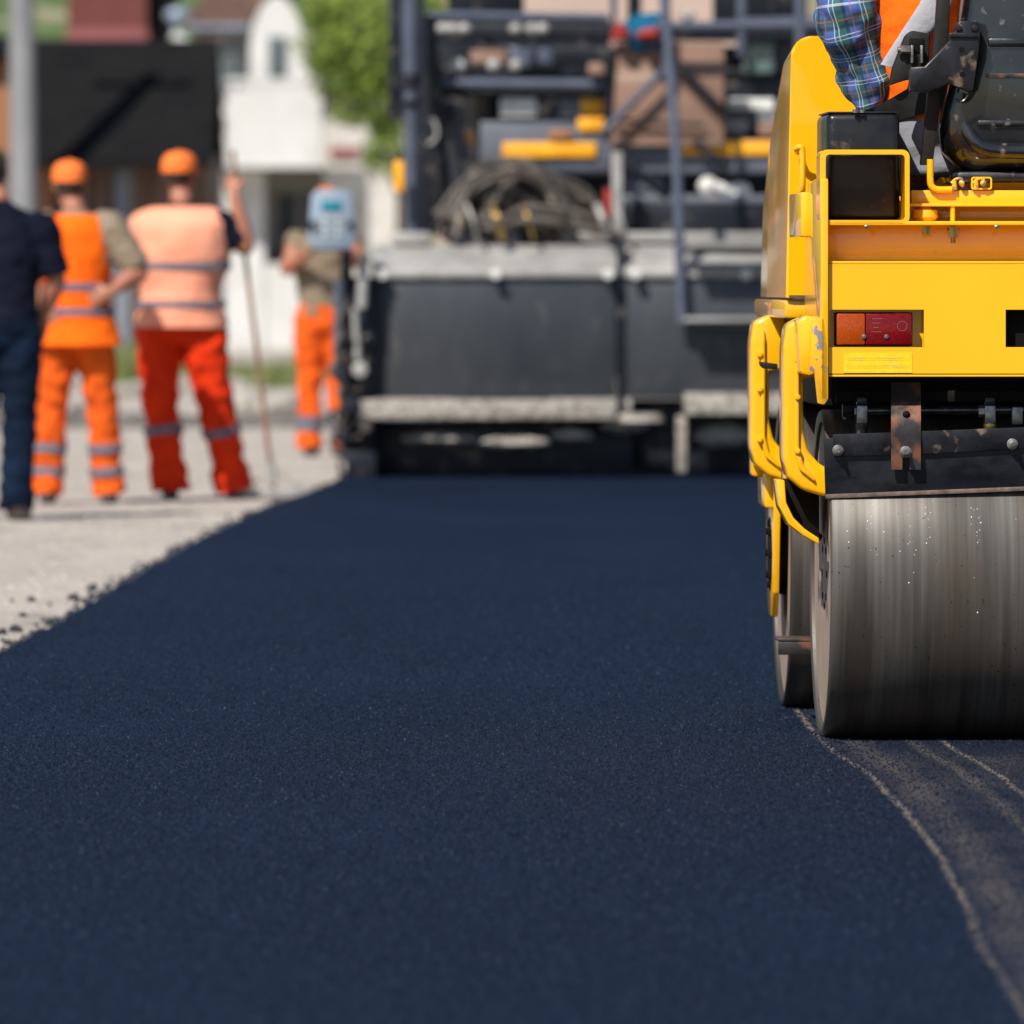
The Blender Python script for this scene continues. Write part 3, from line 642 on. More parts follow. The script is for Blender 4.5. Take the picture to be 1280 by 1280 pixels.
# orange-brown timber house at the far left, behind the pole
D2=121; o1=Vector((W(-60,0,D2).x,D2,GZ)); th=empty('timber_house',o1); tag(th,'orange brown timber house wall at the left edge behind the concrete pole','house')
m=MB(); m.box(-1.6,W(14,0,D2).x-o1.x,0,4,0,W(0,70,D2).z-GZ); m.build('wall','wood_orange',th)
m=MB(); m.prism([(-.3,W(0,75,D2).z-GZ),(-.3,W(0,68,D2).z-GZ),(2,W(0,40,D2).z-GZ),(4.3,W(0,68,D2).z-GZ)],lambda u,v,t:Vector((t,u,v)),-1.8,W(17,0,D2).x-o1.x); m.build('roof','roof_black',th)
# red house behind
D3=175; o2=Vector((W(134,0,D3).x,D3,GZ)); rh=empty('red_house',o2); tag(rh,'dark red house with pink base band rising behind the black roof','house')
w=(W(183,0,D3).x-W(84,0,D3).x)/2
m=MB(); m.box(-w,w,0,6,0,W(0,-80,D3).z-GZ); m.build('wall','terracotta',rh)
m=MB(); m.box(-w-.03,w+.03,-.06,-.003,W(0,60,D3).z-GZ,W(0,36,D3).z-GZ); m.build('base_band','pinkband',rh)
m=MB(); m.prism([(-w-.4,W(0,-80,D3).z-GZ),(w+.4,W(0,-80,D3).z-GZ),(0,W(0,-170,D3).z-GZ)],lambda u,v,t:Vector((u,t,v)),-.4,6.4); m.build('roof','tile',rh)
m=MB(); m.box(w+.05,w+.45,.5,5,0,W(0,-60,D3).z-GZ); m.build('side_wall','roof_black',rh)
# white house
D4=150; o3=Vector((W(360,0,D4).x,D4,GZ)); wh=empty('white_house',o3); tag(wh,'white plastered house with rounded gable and balcony behind the rake','house')
def hb(name,material,px0,px1,py0,py1,d0,d1,par=None,bev=0):
    o=bx(wh,name,material,px0,px1,py0,py1,d0,d1,bev,o3)
    if par is not None: o.parent=par
    return o
base=YH+(H-GZ)/D4*F
wl=hb('wall','plaster',272,330,212,base,D4+.2,D4+8)
hb('wall','plaster',330,404,330,base,D4+.25,D4+.6)
hb('wall','stone_wall',404,520,120,base,D4+.5,D4+8)
hb('recess_wall','stone_wall',330,404,190,330,D4+1.9,D4+2.3)
hb('wall','plaster',300,404,100,206,D4+1.0,D4+8)
wf=hb('window','plate_dark',345,372,240,330,D4+1.85,D4+1.895); hb('pane','glass',349,368,244,326,D4+1.8,D4+1.848,wf)
wf=hb('window','plate_dark',378,398,240,330,D4+1.85,D4+1.895); hb('pane','glass',381,395,244,326,D4+1.8,D4+1.848,wf)
hb('balcony_floor','plaster',268,406,200,209,D4-.9,D4+1.0)
bal=hb('balcony_parapet','plaster',283,402,112,200,D4-.9,D4-.78)
for q in range(9): hb('baluster','plaster',288+q*13,294+q*13,104,112,D4-.87,D4-.81)
hb('balcony_rail','plaster',283,402,98,104,D4-.9,D4-.76)
# rounded gable
g=MB(); pl=[]
for px,py in [(312,112),(312,60),(316,30),(326,8),(340,-6),(352,-6),(364,5),(374,25),(380,60),(392,85),(402,100),(402,112)]:
    p=W(px,py,D4); pl.append((p.x-o3.x,p.z-o3.z))
g.prism(pl,lambda u,v,t:Vector((u,t,v)),.1,.5); g.build('gable','plaster',wh)
wf=hb('window','plate_dark',335,357,45,96,D4+.04,D4+.095); hb('pane','glass',338,345,48,93,D4+.0,D4+.038,wf); hb('pane','glass',347,354,48,93,D4+.0,D4+.038,wf)
wf=hb('window','plate_dark',278,304,52,112,D4+.9,D4+1.2); hb('pane','glass',281,301,55,109,D4+.85,D4+.898,wf)
hb('wall','stone_wall',262,314,10,205,D4+1.2,D4+8)
m=MB(); 
def rp(px,py,d): p=W(px,py,d); return (p.x-o3.x,p.z-o3.z)
m.prism([rp(225,30,D4),rp(228,20,D4),rp(300,-50,D4),rp(400,-110,D4),rp(420,-60,D4),rp(330,-5,D4),rp(312,25,D4),rp(260,40,D4)],lambda u,v,t:Vector((u,t,v)),.6,8); m.build('roof','tile',wh)
hb('eave_board','pipe',232,312,30,36,D4+.5,D4+.58)
m=MB(); q=[W(272,430,D4)-o3,W(271,230,D4)-o3,W(269,78,D4)-o3,W(258,66,D4)-o3,W(224,48,D4)-o3,W(219,34,D4)-o3,W(216,22,D4)-o3]
for i in q: i.y=.1
m.tube(q,.055,10,smooth=False); m.build('downpipe','pipe',wh)
m=MB(); p=W(222,18,D4)-o3; m.ball((p.x,.1,p.z),.16,(1.5,1,.8)); m.build('rain_hopper','pipe',wh)
m=MB(); m.cyl((W(215,56,D4).x-o3.x,.02,W(0,44,D4).z-o3.z),(W(255,60,D4).x-o3.x,.02,W(0,66,D4).z-o3.z),.09,.09); m.build('gutter_end','white_item',wh)
hb('roof','tile',398,520,112,122,D4+.2,D4+8)
hb('sign_board','pinkband',412,448,184,196,D4+.42,D4+.495)
# beige building behind the paver
D5=190; o4=Vector((W(780,0,D5).x,D5,GZ)); bh=empty('beige_building',o4); tag(bh,'plain beige building rising behind the paver railings','building')
m=MB(); m.box(-4.2,4.2,0,8,0,12); m.build('wall','beigewall',bh)
m=MB(); m.prism([(-4.6,12),(4.6,12),(0,14)],lambda u,v,t:Vector((u,t,v)),-.4,8.4); m.build('roof','tile',bh)
# concrete pole whose shadow falls on the shed roof
dp=113.9; c=W(29,0,dp); c.z=GZ; po=empty('utility_pole',c); tag(po,'weathered grey concrete utility pole at the left before the timber shed','pole')
m=MB(); m.cyl((.03,0,0),(-.05,0,7.5),.20,.14,24); m.build('post','concrete',po)
m=MB(); m.box(-.7,.6,-.05,.05,7.1,7.2,.01); m.build('crossarm','concrete',po)
for x in (-.6,0,.5):
    m=MB(); m.cyl((x-.04,0,7.2),(x-.04,0,7.36),.04,.03,12); m.build('insulator','white_item',po)
# trees
def tree(name,loc,blobs,label,leaf=.075,nleaf=5200,trunk_h=3,tr=.11,group=None):
    root=empty(name,loc); tag(root,label,'tree',group)
    m=MB(); top=Vector((.1,0,trunk_h)); m.tube([(0,0,0),(.05,.02,trunk_h*.4),top],[tr,tr*.6],10)
    for (cx,cy,cz,r) in blobs:
        m.tube([top*.75,lerp(top*.75,Vector((cx,cy,cz)),.5)+Vector((0,0,.1)),Vector((cx,cy,cz))],[tr*.4,tr*.1],6)
    m.build('trunk','bark',root)
    tot=sum(b[3]**2 for b in blobs); cs=[]
    for (cx,cy,cz,r) in blobs:
        for i in range(int(nleaf*r*r/tot)):
            u=Vector((random.gauss(0,1),random.gauss(0,1),random.gauss(0,1))).normalized(); rr=r*(random.random()**.45)
            nn=noise.noise(u*2.2+Vector((cx*3,cy,cz)))
            p=Vector((cx,cy,cz))+u*rr*(1+.45*nn); 
            if noise.noise(p*3.2)>.22: continue
            cs.append(p)
    bm=bmesh.new()
    for p in cs:
        a=Vector((random.gauss(0,1),random.gauss(0,1),random.gauss(0,1))).normalized(); b_=a.orthogonal().normalized(); c_=a.cross(b_); s=leaf*random.uniform(.6,1.3)
        bm.faces.new([bm.verts.new(p+b_*s),bm.verts.new(p+c_*s*.55),bm.verts.new(p-b_*s),bm.verts.new(p-c_*s*.55)])
    me=bpy.data.meshes.new('crown'); bm.to_mesh(me); bm.free(); link('crown',me,'leaf',root)
    return root
dT=128; c=W(495,0,dT)
tree('leafy_tree',(c.x,dT,GZ),[(-0.92, 0, 4.5, 0.55), (-0.47, 0.2, 4.9, 0.8), (-0.02, 0, 4.3, 0.75), (-0.57, 0, 3.9, 0.45), (0.43, 0.2, 5.0, 0.7), (-0.97, 0.2, 5.2, 0.5), (-0.22, -0.2, 3.05, 0.32), (-0.12, 0, 3.5, 0.3)],'green leafy tree between the white house and the paver',.065,9000,3.2)
for (px,dd,s,lab) in [(55,260,1.0,'dark bushy tree on the green slope at upper left'),(12,250,.8,'small bushy tree on the slope behind the concrete pole')]:
    c=W(px,0,dd); zz=GZ+70*((dd-230)/420)**1.15-1 if dd>230 else GZ
    tree('hillside_tree',(c.x,dd,zz-.2),[(0,0,3*s,1.4*s),(.8*s,0,2.5*s,1.0*s),(-.8*s,0,2.4*s,1.0*s)],lab,.13,1800,2*s)

# ------------------------------------------------------------------ asphalt paver
DP=49.0; o5=Vector((W(776,0,DP).x,DP,0)); pv=empty('asphalt_paver',o5); tag(pv,'large dark asphalt paver with wide screed and hoses laying the mat','paver')
def PP(px,py,d=DP): return W(px,py,d)-o5
def pb(name,material,px0,px1,py0,py1,d0,d1,bev=.008,par=None):
    a=PP(px0,py1,d0); b_=PP(px1,py0,d0); m=MB(); m.box(a.x,b_.x,d0-o5.y,d1-o5.y,a.z,b_.z,bev); return m.build(name,material,par or pv)
def pt(name,material,pts,r,smooth=False,par=None,seg=10):
    m=MB(); m.tube([PP(*p) for p in pts],r,seg,smooth); return m.build(name,material,par or pv)
pb('screed_plate','pv_dark',468,770,347,498,DP,DP+.5)
pb('screed_plate','pv_dark',783,1098,347,498,DP,DP+.5)
for a0,a1 in ((466,771),(781,1100)):
    m=MB(); a=PP(a0,338,DP); b_=PP(a1,338,DP); t=PP(a0,306,DP+.35)
    m.prism([(-.03,a.z-.04),(-.03,a.z),(.35,t.z),(.35,t.z-.04)],lambda u,v,t_:Vector((t_,u,v)),a.x,b_.x,.004); m.build('top_cover','pv_pale',pv)
for x in (478,620,760,795,932): 
    m=MB(); p=PP(x,343,DP); m.cyl((p.x,-.10,p.z),(p.x,.0,p.z),.030,.030,14,.006); m.build('cover_bolt','white_item',pv)
s_=pb('walkway','pv_crust',450,768,500,524,DP-.28,DP+.02)
pb('walkway','pv_crust',856,1080,492,518,DP-.28,DP+.02)
pb('screed_base','pv_black',466,790,526,594,DP+.05,DP+.9)
pb('screed_base','pv_black',790,1095,500,588,DP+.25,DP+.7)
pb('mounting_leg','pv_crust',846,858,520,590,DP-.1,DP)
pb('guide_bar','pv_black',771,782,300,520,DP+.02,DP+.2)
for (x0,x1,y0,y1,dd) in [(500,600,541,556,-.1),(598,690,545,560,-.14),(690,742,536,553,-.1),(752,812,524,540,-.12),(868,940,530,560,.0)]:
    a=PP((x0+x1)/2,(y0+y1)/2,DP+dd); m=MB(); m.ball((a.x,a.y,a.z),.1,((x1-x0)/435/.1*.99,.9,(y1-y0)/435/.1),20); o=m.build('crusted_lump','pv_crust',pv); wrinkle(o,.02,16,x0)
m=MB(); p=PP(795,522,DP-.12); m.cyl((p.x,p.y,p.z-.02),(p.x,p.y,p.z+.02),.16,.14,24); m.build('adjusting_wheel','pv_crust',pv)
# left end gate and cylinders
eg=pb('end_gate','pv_black',438,468,346,596,DP-.12,DP+.9)
pb('end_gate_shoe','pv_black',432,470,565,599,DP-.4,DP+1.2)
pt('support_pole','pv_black',[(433,315,DP-.15),(434,560,DP-.15)],.035)
pt('cylinder','pv_tube',[(424,350,DP-.2),(423,470,DP-.2)],.030)
pt('cylinder','pv_pale',[(455,318,DP-.2),(452,385,DP-.2)],.032)
pt('cylinder_rod','pv_pale',[(443,385,DP-.22),(447,450,DP-.22)],.020)
for i in range(7):
    y0=380+i*30; pt('hydraulic_hose','hose',[(436,y0,DP-.2),(424-(i%3)*5,y0+22,DP-.3),(440,y0+48,DP-.24),(460,y0+40,DP-.16)],.016,True)
for (x,y,r) in [(428,470,.05),(450,462,.045),(440,508,.055),(418,520,.04),(455,530,.05),(428,545,.05)]:
    p=PP(x,y,DP-.25); m=MB(); m.cyl((p.x,p.y-.04,p.z),(p.x,p.y+.05,p.z),r,r,14,.008); m.build('valve_fitting','pv_pale' if x==450 else 'pv_black',pv)
pb('marker_strip','pv_yel',492,505,201,240,DP+.3,DP+.35,.01)
# control panel
c=PP(414,275,DP-.3); cp=MB()
def cmap(u,v,t): p=PP(u,v,DP-.3); return Vector((p.x,p.y+t,p.z))
cp.prism([(389,244),(397,237),(432,237),(441,244),(445,300),(438,312),(391,312),(385,300)],cmap,-.05,.06,.012)
cpo=cp.build('control_panel','panel',pv)
m=MB(); a=PP(402,263,DP-.3); b_=PP(427,252,DP-.3); m.box(a.x,b_.x,a.y-.058,a.y-.045,a.z,b_.z,.003); m.build('screen','teal',cpo)
for q in range(5):
    m=MB()
    for rr in range(3):
        p=PP(398+q*8,273+rr*10,DP-.3); m.cyl((p.x,p.y-.060,p.z),(p.x,p.y-.045,p.z),.011,.011,10)
    m.build('button_column','white_item' if q%2 else 'pv_pale',cpo)
for px in (391,439):
    m=MB(); p=PP(px,281,DP-.3); m.cyl((p.x,p.y-.08,p.z),(p.x,p.y-.045,p.z),.022,.018,14); m.build('knob','pv_black',cpo)
m=MB(); a=PP(388,314,DP-.3); b_=PP(442,311,DP-.3); m.box(a.x,b_.x,a.y-.06,a.y+.07,a.z,b_.z,.004); m.build('panel_rim','pv_black',cpo)
# left mast
pb('mast_column','pv_black',486,505,-40,150,DP+.7,DP+.9)
pt('mast_tube','pv_tube',[(512,-40,DP+.5),(513,110,DP+.5)],.045); pt('mast_tube','pv_tube',[(513,110,DP+.5),(515,292,DP+.5)],.040)
pt('mast_tube','pv_tube',[(527,-40,DP+.6),(528,90,DP+.6)],.022)
for y in (96,104,128): 
    p=PP(513,y,DP+.5); m=MB(); m.cyl((p.x,p.y,p.z-.02),(p.x,p.y,p.z+.02),.07,.07,16,.006); m.build('collar','pv_black',pv)
pb('mast_foot','pv_pale',490,537,290,305,DP+.3,DP+.7)
pt('brace','pv_black',[(535,20,DP+.8),(560,290,DP+.8)],.045)
pt('brace','pv_black',[(560,130,DP+.9),(585,215,DP+.9)],.05)
pt('exhaust_stack','hose',[(597,115,DP+1.4),(600,215,DP+1.4)],.065,seg=16)
m=MB(); p=PP(599,112,DP+1.35); m.cyl((p.x,p.y,p.z-.03),(p.x,p.y,p.z+.035),.045,.075,18,.006); m.build('work_lamp','white_item',pv)
pt('small_canister','pv_grey',[(582,180,DP+1.1),(582,215,DP+1.1)],.035); pb('orange_cap','pv_yel',574,591,164,180,DP+1.05,DP+1.15)
# engine deck and rear panel
pb('chassis','pv_black',560,1100,160,470,DP+2.2,DP+4.6)
pb('rear_panel','pv_grey',600,765,152,214,DP+1.03,DP+1.3); pb('rear_panel','pv_grey',765,1090,175,216,DP+1.0,DP+1.3)
pb('hood_back','pv_black',545,762,22,154,DP+2.5,DP+2.7); pb('hood_back','pv_black',900,1060,60,176,DP+2.5,DP+2.7)
pb('rear_panel','pv_grey',782,830,215,250,DP+1.05,DP+1.4)
pb('yellow_stripe','pv_yel',628,745,178,197,DP+1.0,DP+1.027); pb('yellow_stripe','pv_yel',847,1080,176,194,DP+.97,DP+.997)
pb('lower_shelf','pv_pale',700,960,290,303,DP+.5,DP+1.4)
pb('lower_box','pv_black',782,960,255,290,DP+.9,DP+1.6); pb('shelf_beam','pv_grey',775,1080,244,254,DP+.9,DP+1.3)
pt('white_reel','white_item',[(880,231,DP+1.0),(932,240,DP+1.0)],.035); 
for x,y in ((885,233),(926,240)):
    p=PP(x,y,DP+1.0); m=MB(); m.ball(p,.06); m.build('reel_end','white_item',pv)
pb('tail_lamp','red_cloth',755,764,236,270,DP+.6,DP+.66); pb('pale_post','pv_pale',765,778,190,300,DP+.6,DP+.7)
pb('frame_panel','pv_black',518,604,20,292,DP+2.3,DP+2.4)
# horizontal beams and rails
pb('deck_beam','pv_black',535,1080,30,50,DP+1.2,DP+1.5); pb('deck_beam','pv_black',600,1080,58,84,DP+1.8,DP+2.0); pb('deck_beam','pv_black',545,762,84,97,DP+1.1,DP+1.3)
pt('rail','pv_tube',[(535,19,DP+1.0),(760,22,DP+1.0)],.025); pt('rail','pv_tube',[(545,104,DP+.9),(756,106,DP+.9)],.032); pt('rail','pv_tube',[(820,33,DP+.7),(1080,30,DP+.7)],.028)
pt('rail','pv_tube',[(930,26,DP+.7),(1080,22,DP+.7)],.016); pt('rail','pv_black',[(540,115,DP+1.0),(760,118,DP+1.0)],.03)
for x in (553,565,580,645,665,678,822,860):
    p=PP(x,36 if x<800 else 20,DP+.95); m=MB(); m.ball(p,.035,(1.2,1,1)); m.build('rail_fitting','pv_pale',pv)
for x in (573,617,645): 
    p=PP(x,82,DP+.95); m=MB(); m.ball(p,.04); m.build('rail_fitting','white_item' if x==573 else 'pv_pale',pv)
pb('silver_box','pv_tube',636,664,58,85,DP+1.0,DP+1.2,.01); pb('silver_box','pv_tube',672,690,58,80,DP+1.0,DP+1.2,.01); pb('brown_box','board',588,633,60,80,DP+1.25,DP+1.5,.01)
pb('brown_box','board',735,756,78,94,DP+.8,DP+.95,.02)
pb('white_box','white_item',625,671,122,146,DP+1.0,DP+1.25,.012); pb('grey_box','pv_grey',700,726,122,147,DP+1.0,DP+1.2,.012)
pb('amber_box','pv_yel',725,755,118,143,DP+1.0,DP+1.2,.012); pb('amber_box','pv_yel',722,756,147,164,DP+1.0,DP+1.2,.012); pb('orange_cap','wood_orange',686,715,162,176,DP+.98,DP+1.1,.02)
pb('white_box','white_item',912,968,123,137,DP+1.2,DP+1.4,.012); pb('white_box','white_item',948,985,138,152,DP+1.1,DP+1.3,.012); pb('brown_box','board',948,972,154,170,DP+1.1,DP+1.3,.012)
pb('pale_box','pv_pale',908,935,150,168,DP+1.2,DP+1.4,.012)
# brown board and crossed braces
pb('board','board',762,905,53,182,DP+.90,DP+.94); 
pt('brace','pv_tube',[(755,165,DP+.8),(833,85,DP+.8),(833,-40,DP+.8)],.024); pt('brace','pv_black',[(833,65,DP+.82),(905,140,DP+.82)],.024); pt('brace','pv_black',[(765,150,DP+.85),(880,156,DP+.85)],.012)
pt('brace','pv_black',[(767,60,DP+.9),(758,175,DP+.9)],.024); pt('brace','pv_tube',[(767,-30,DP+.9),(767,30,DP+.9)],.02)
pt('brace','pv_black',[(765,195,DP+.9),(832,240,DP+.9)],.035); pt('brace','pv_black',[(868,176,DP+.9),(910,215,DP+.9)],.025)
# ladder on the right
pt('ladder_rail','pv_tube',[(827,-40,DP+.2),(838,90,DP+.1),(846,210,DP),(852,405,DP-.1)],.030,True)
lr=pt('ladder_step','pv_tube',[(852,403,DP-.1),(1000,405,DP-.1)],.030); pt('ladder_step','pv_tube',[(850,312,DP-.1),(1000,314,DP-.1)],.024)
pt('ladder_rail','pv_tube',[(1000,-40,DP-.1),(1000,405,DP-.1)],.030)
pb('step_tread','pv_pale',858,995,303,309,DP-.25,DP,.004); pb('step_tread','pv_pale',856,995,397,402,DP-.25,DP,.004)
# right-hand console
pb('console','pv_black',893,1010,-60,30,DP+1.5,DP+2.0,.02); pb('console_window','greenglass',928,968,38,92,DP+1.3,DP+1.4,.02); pb('console','pv_grey',965,1040,38,110,DP+1.5,DP+2.0,.02)
pb('console_base','pv_black',903,1040,92,124,DP+1.4,DP+2.0,.02); pt('console_post','pv_tube',[(927,-40,DP+1.2),(927,70,DP+1.2)],.03)
pb('seat_back','pv_black',785,802,-60,28,DP+2.0,DP+2.3,.02); pb('hopper_wall','pv_black',560,655,-60,20,DP+3.0,DP+3.5,.02)
# crawler tracks
for x0,x1 in ((560,690),(870,1000)):
    tb=pb('crawler_track','pv_black',x0,x1,475,588,DP+1.4,DP+4.8,.15)
# hose bundle
hs=[]
for i in range(30):
    x0=random.uniform(543,640); x1=random.uniform(680,782); top=random.uniform(200,275); dd=DP+random.uniform(.25,.9)
    y0=random.uniform(262,300); y1=random.uniform(280,302)
    pt('hydraulic_hose','hose',[(x0,y0,dd),(x0+(x1-x0)*random.uniform(.1,.25),top+random.uniform(12,36),dd+.06),(x0+(x1-x0)*random.uniform(.35,.62),top,dd-.04),(x0+(x1-x0)*random.uniform(.7,.88),top+random.uniform(8,40),dd),(x1,y1,dd+.05)],random.uniform(.016,.03),True,seg=8)
for i in range(7):
    x=random.uniform(560,770); dd=DP+.25
    pt('hose_tie','brass' if i%2 else 'pv_pale',[(x,256,dd-.05),(x+8,275,dd-.12),(x+14,300,dd-.05)],.012,True,seg=8)
pt('cable_loop','pv_pale',[(x_,y_,DP+.6) for x_,y_ in ((533,150),(543,152),(546,170),(536,180),(528,172))],.010,True)
# cloths thrown over the rail: own things
def clothlump(name,px,py,d,sx,sz,material,label,seed,cat):
    p=W(px,py,d); m=MB(); m.ball((0,0,0),1,(sx,.09,sz),28); o=m.build(name,material); wrinkle(o,.035,9,seed); o.location=p; tag(o,label,cat); return o
clothlump('jacket',808,40,DP+.9,.15,.11,'blue_cloth','blue work jacket draped on the paver rail above the brown board',3,'jacket')
clothlump('glove',775,41,DP+.82,.045,.045,'red_cloth','red glove on the paver rail left of the blue jacket',8,'glove')
clothlump('rag',809,43,DP+.75,.07,.035,'red_cloth','crumpled red rag lying against the blue jacket on the rail',11,'rag')

# ------------------------------------------------------------------ tandem roller
TH=math.radians(1.8); RX,RY=1.352,20.8; cT,sT=math.cos(TH),math.sin(TH)
rl=empty('tandem_roller',(RX,RY,0),TH); tag(rl,'yellow tandem road roller with steel drums seen from behind at right','road roller')
def R(px,py,ly):
    k=(px-640)/F; lx=(k*(RY+ly*cT)-RX+ly*sT)/(cT-k*sT); Y=RY+lx*sT+ly*cT
    return Vector((lx,ly,H+(YH-py)/F*Y))
def rb(name,material,px0,px1,py0,py1,l0,l1,bev=.003,par=None,seg=2):
    a=R(px0,py1,l0); b_=R(px1,py0,l0); m=MB(); m.box(a.x,b_.x,l0,l1,a.z,b_.z,bev,seg=seg); return m.build(name,material,par or rl)
def rmap(ly0):
    def f(u,v,t): p=R(u,v,ly0); return Vector((p.x,ly0+t,p.z))
    return f
def rp_(name,material,poly,ly,th,bev=.003,par=None):
    m=MB(); m.prism(poly,rmap(ly),0,th,bev); return m.build(name,material,par or rl)
MXR=2*1346
def drum(ly,name='drum'):
    dz=.398; m=MB(); secs=[]; hw=.603
    prof=[(-hw,dz-.016),(-hw+.001,dz-.004),(-hw+.006,dz),(-.3,dz),(0,dz),(.3,dz),(hw-.006,dz),(hw-.001,dz-.004),(hw,dz-.016),(hw-.004,dz-.03),(hw-.03,dz-.034)]
    prof=[(-hw+.03,dz-.034),(-hw+.004,dz-.03)]+prof
    bm=m.bm; N=160; rings=[]
    for x,r in prof: rings.append([bm.verts.new((x,ly+r*math.cos(2*PI*k/N),.398+r*math.sin(2*PI*k/N))) for k in range(N)])
    for a,b_ in zip(rings,rings[1:]):
        for k in range(N): bm.faces.new((a[k],a[(k+1)%N],b_[(k+1)%N],b_[k]))
    d_=m.build(name,'drum',rl,smooth=50)
    for s in (-1,1):
        c=MB(); c.cyl((s*(hw-.012),ly,.398),(s*(hw-.028),ly,.398),dz-.012,dz-.012,96); c.build('drum_cheek','drum_cheek',d_)
        hp=.03 if ly else -.016
        c=MB(); c.cyl((s*(hw+hp),ly,.398),(s*(hw-.02),ly,.398),.10,.11,32,.004)
        for k in range(8): a=2*PI*k/8; c.cyl((s*(hw+hp+.006),ly+.08*math.cos(a),.398+.08*math.sin(a)),(s*(hw+hp-.01),ly+.08*math.cos(a),.398+.08*math.sin(a)),.009,.009,6)
        c.build('hub','dark',d_)
    return d_
drum(0); drum(1.5)
# water beads on the near drum
m=MB()
for i in range(95):
    if random.random()<.7:
        cx=random.choice([-.555,-.505,-.50,-.41,-.365,-.255,-.25,-.1,.1,.3]); x=cx+random.gauss(0,.006)
    else: x=random.uniform(-.59,.59)
    a=math.radians(180-random.uniform(8,28)) if random.random()<.85 else math.radians(180-random.uniform(-15,28))
    r=.398; s=random.choice([.0009,.0011,.0014,.0019]); m.ball((x,r*math.cos(a),.398+r*math.sin(a)),s,(1,1,1.2),6)
tag(m.build('water_beads','bead',rl),kind='stuff')
# scraper assembly (near drum)
def tilt(px): return -(px-1030)*.035
sc=MB()
def smap(u,v,t):
    a=(v-548)/(622-548); ly=-.372+.020*a; p=R(u,v,ly); return Vector((p.x,ly+t,p.z))
x1=1666
sc.prism([(1029,548),(1100,548+tilt(1100)*.9),(1280,548+tilt(1280)*.9),(x1,540),(x1,606),(1280,622+tilt(1280)),(1150,622+tilt(1150)*.8),(1032,623)],smap,0,.010,.002); so=sc.build('scraper_blade','scraper',rl)
sl=MB(); sl.prism([(1032,618),(1280,617+tilt(1280)),(x1,601),(x1,606),(1280,622.5+tilt(1280)),(1032,623.5)],smap,-.003,.004,.001); sl.build('scraper_lip','scrape_lip',so)
sb_=MB(); sb_.prism([(1041,543),(1120,540),(1280,534),(x1,523),(x1,552),(1280,561),(1150,568),(1042,571)],smap,-.009,-.001,.0015); sb_.build('clamp_bar','black_scuffed',rl)
for px,py in ((1047,563),(1130,563),(1265,555),(1430,552),(1560,548),(1645,545)):
    m=MB(); p=smap(px,py,-.009); m.cyl(p,p-Vector((0,.004,0)),.0135,.0135,20,.001); m.cyl(p-Vector((0,.004,0)),p-Vector((0,.014,0)),.0100,.0100,6,.001); m.cyl(p-Vector((0,.014,0)),p-Vector((0,.028,0)),.0055,.005,12); m.build('clamp_bolt','bolt',rl)
# rusty spring bracket (curved strap with a slot)
for xo in (0,397):
    m=MB(); prof=[(478,-.335),(500,-.350),(515,-.378),(530,-.390),(545,-.388),(560,-.386),(587,-.384)]
    bm=m.bm; u0,u1=1114+xo,1151+xo
    for (ua,ub,lst) in ((u0,u1,prof[:6]),(u0,u0+14,prof[5:]),(u1-14,u1,prof[5:])):
        P=[];
        for py,ly in lst:
            a=R(ua,py,ly); b_=R(ub,py,ly)
            P.append([bm.verts.new((a.x,a.y,a.z)),bm.verts.new((b_.x,b_.y,b_.z)),bm.verts.new((b_.x,b_.y+.007,b_.z)),bm.verts.new((a.x,a.y+.007,a.z))])
        for i in range(len(P)-1):
            for k in range(4): bm.faces.new((P[i][k],P[i][(k+1)%4],P[i+1][(k+1)%4],P[i+1][k]))
        bm.faces.new(P[0]); bm.faces.new(P[-1][::-1])
    bo=m.build('scraper_bracket','rusty',rl,smooth=50)
    for py in (518,):
        m=MB(); p=R(1133+xo,py,-.382); m.ball(p,.009,(1,.7,1),12); m.build('rivet','dark',bo)
    m=MB(); p=R(1132+xo,565,-.386); m.cyl(p,p-Vector((0,.004,0)),.0145,.0145,20,.001); m.cyl(p-Vector((0,.004,0)),p-Vector((0,.015,0)),.0105,.0105,6,.001); m.cyl(p-Vector((0,.015,0)),p-Vector((0,.028,0)),.006,.0055,12); m.build('bracket_bolt','bolt',bo)
# spray bar
m=MB(); a=R(1056,514,-.30); b_=R(1640,510,-.30); m.cyl(a,b_,.0095,.0095,16); m.build('spray_bar','chrome',rl)
m=MB(); m.cyl(a-Vector((.006,0,0)),a+Vector((.022,0,0)),.020,.020,8,.003); m.build('bar_end','black',rl)
for px in (1077,1237,1400,1560):
    p=R(px,514,-.30); m=MB(); m.box(p.x-.013,p.x+.013,p.y-.02,p.y+.016,p.z-.030,p.z+.014,.003); m.cyl((p.x-.027,p.y,p.z),(p.x-.012,p.y,p.z),.014,.014,6); no=m.build('nozzle_clamp','bolt',rl)
    m=MB(); m.cyl((p.x,p.y-.004,p.z-.056),(p.x,p.y-.004,p.z-.028),.014,.017,14,.003); m.cyl((p.x,p.y-.004,p.z-.064),(p.x,p.y-.004,p.z-.05),.007,.012,10); m.build('nozzle','brass' if px==1237 else 'black_scuffed',no)
    m=MB(); m.box(p.x-.012,p.x+.012,p.y-.01,p.y+.02,p.z+.014,p.z+.034,.003); m.build('clamp_top','black',no)
p=R(1271,517,-.30); m=MB(); m.box(p.x-.013,p.x+.013,p.y-.02,p.y+.016,p.z-.026,p.z+.016,.003); m.build('pipe_clip','bolt',rl)
# interior frame above the drum, near-black for the shade under the bumper
rb('inner_frame','dark',1040,1652,375,500,-.22,.25,.01)
rb('cross_member','dark',1045,1647,488,503,-.27,-.22,.004)
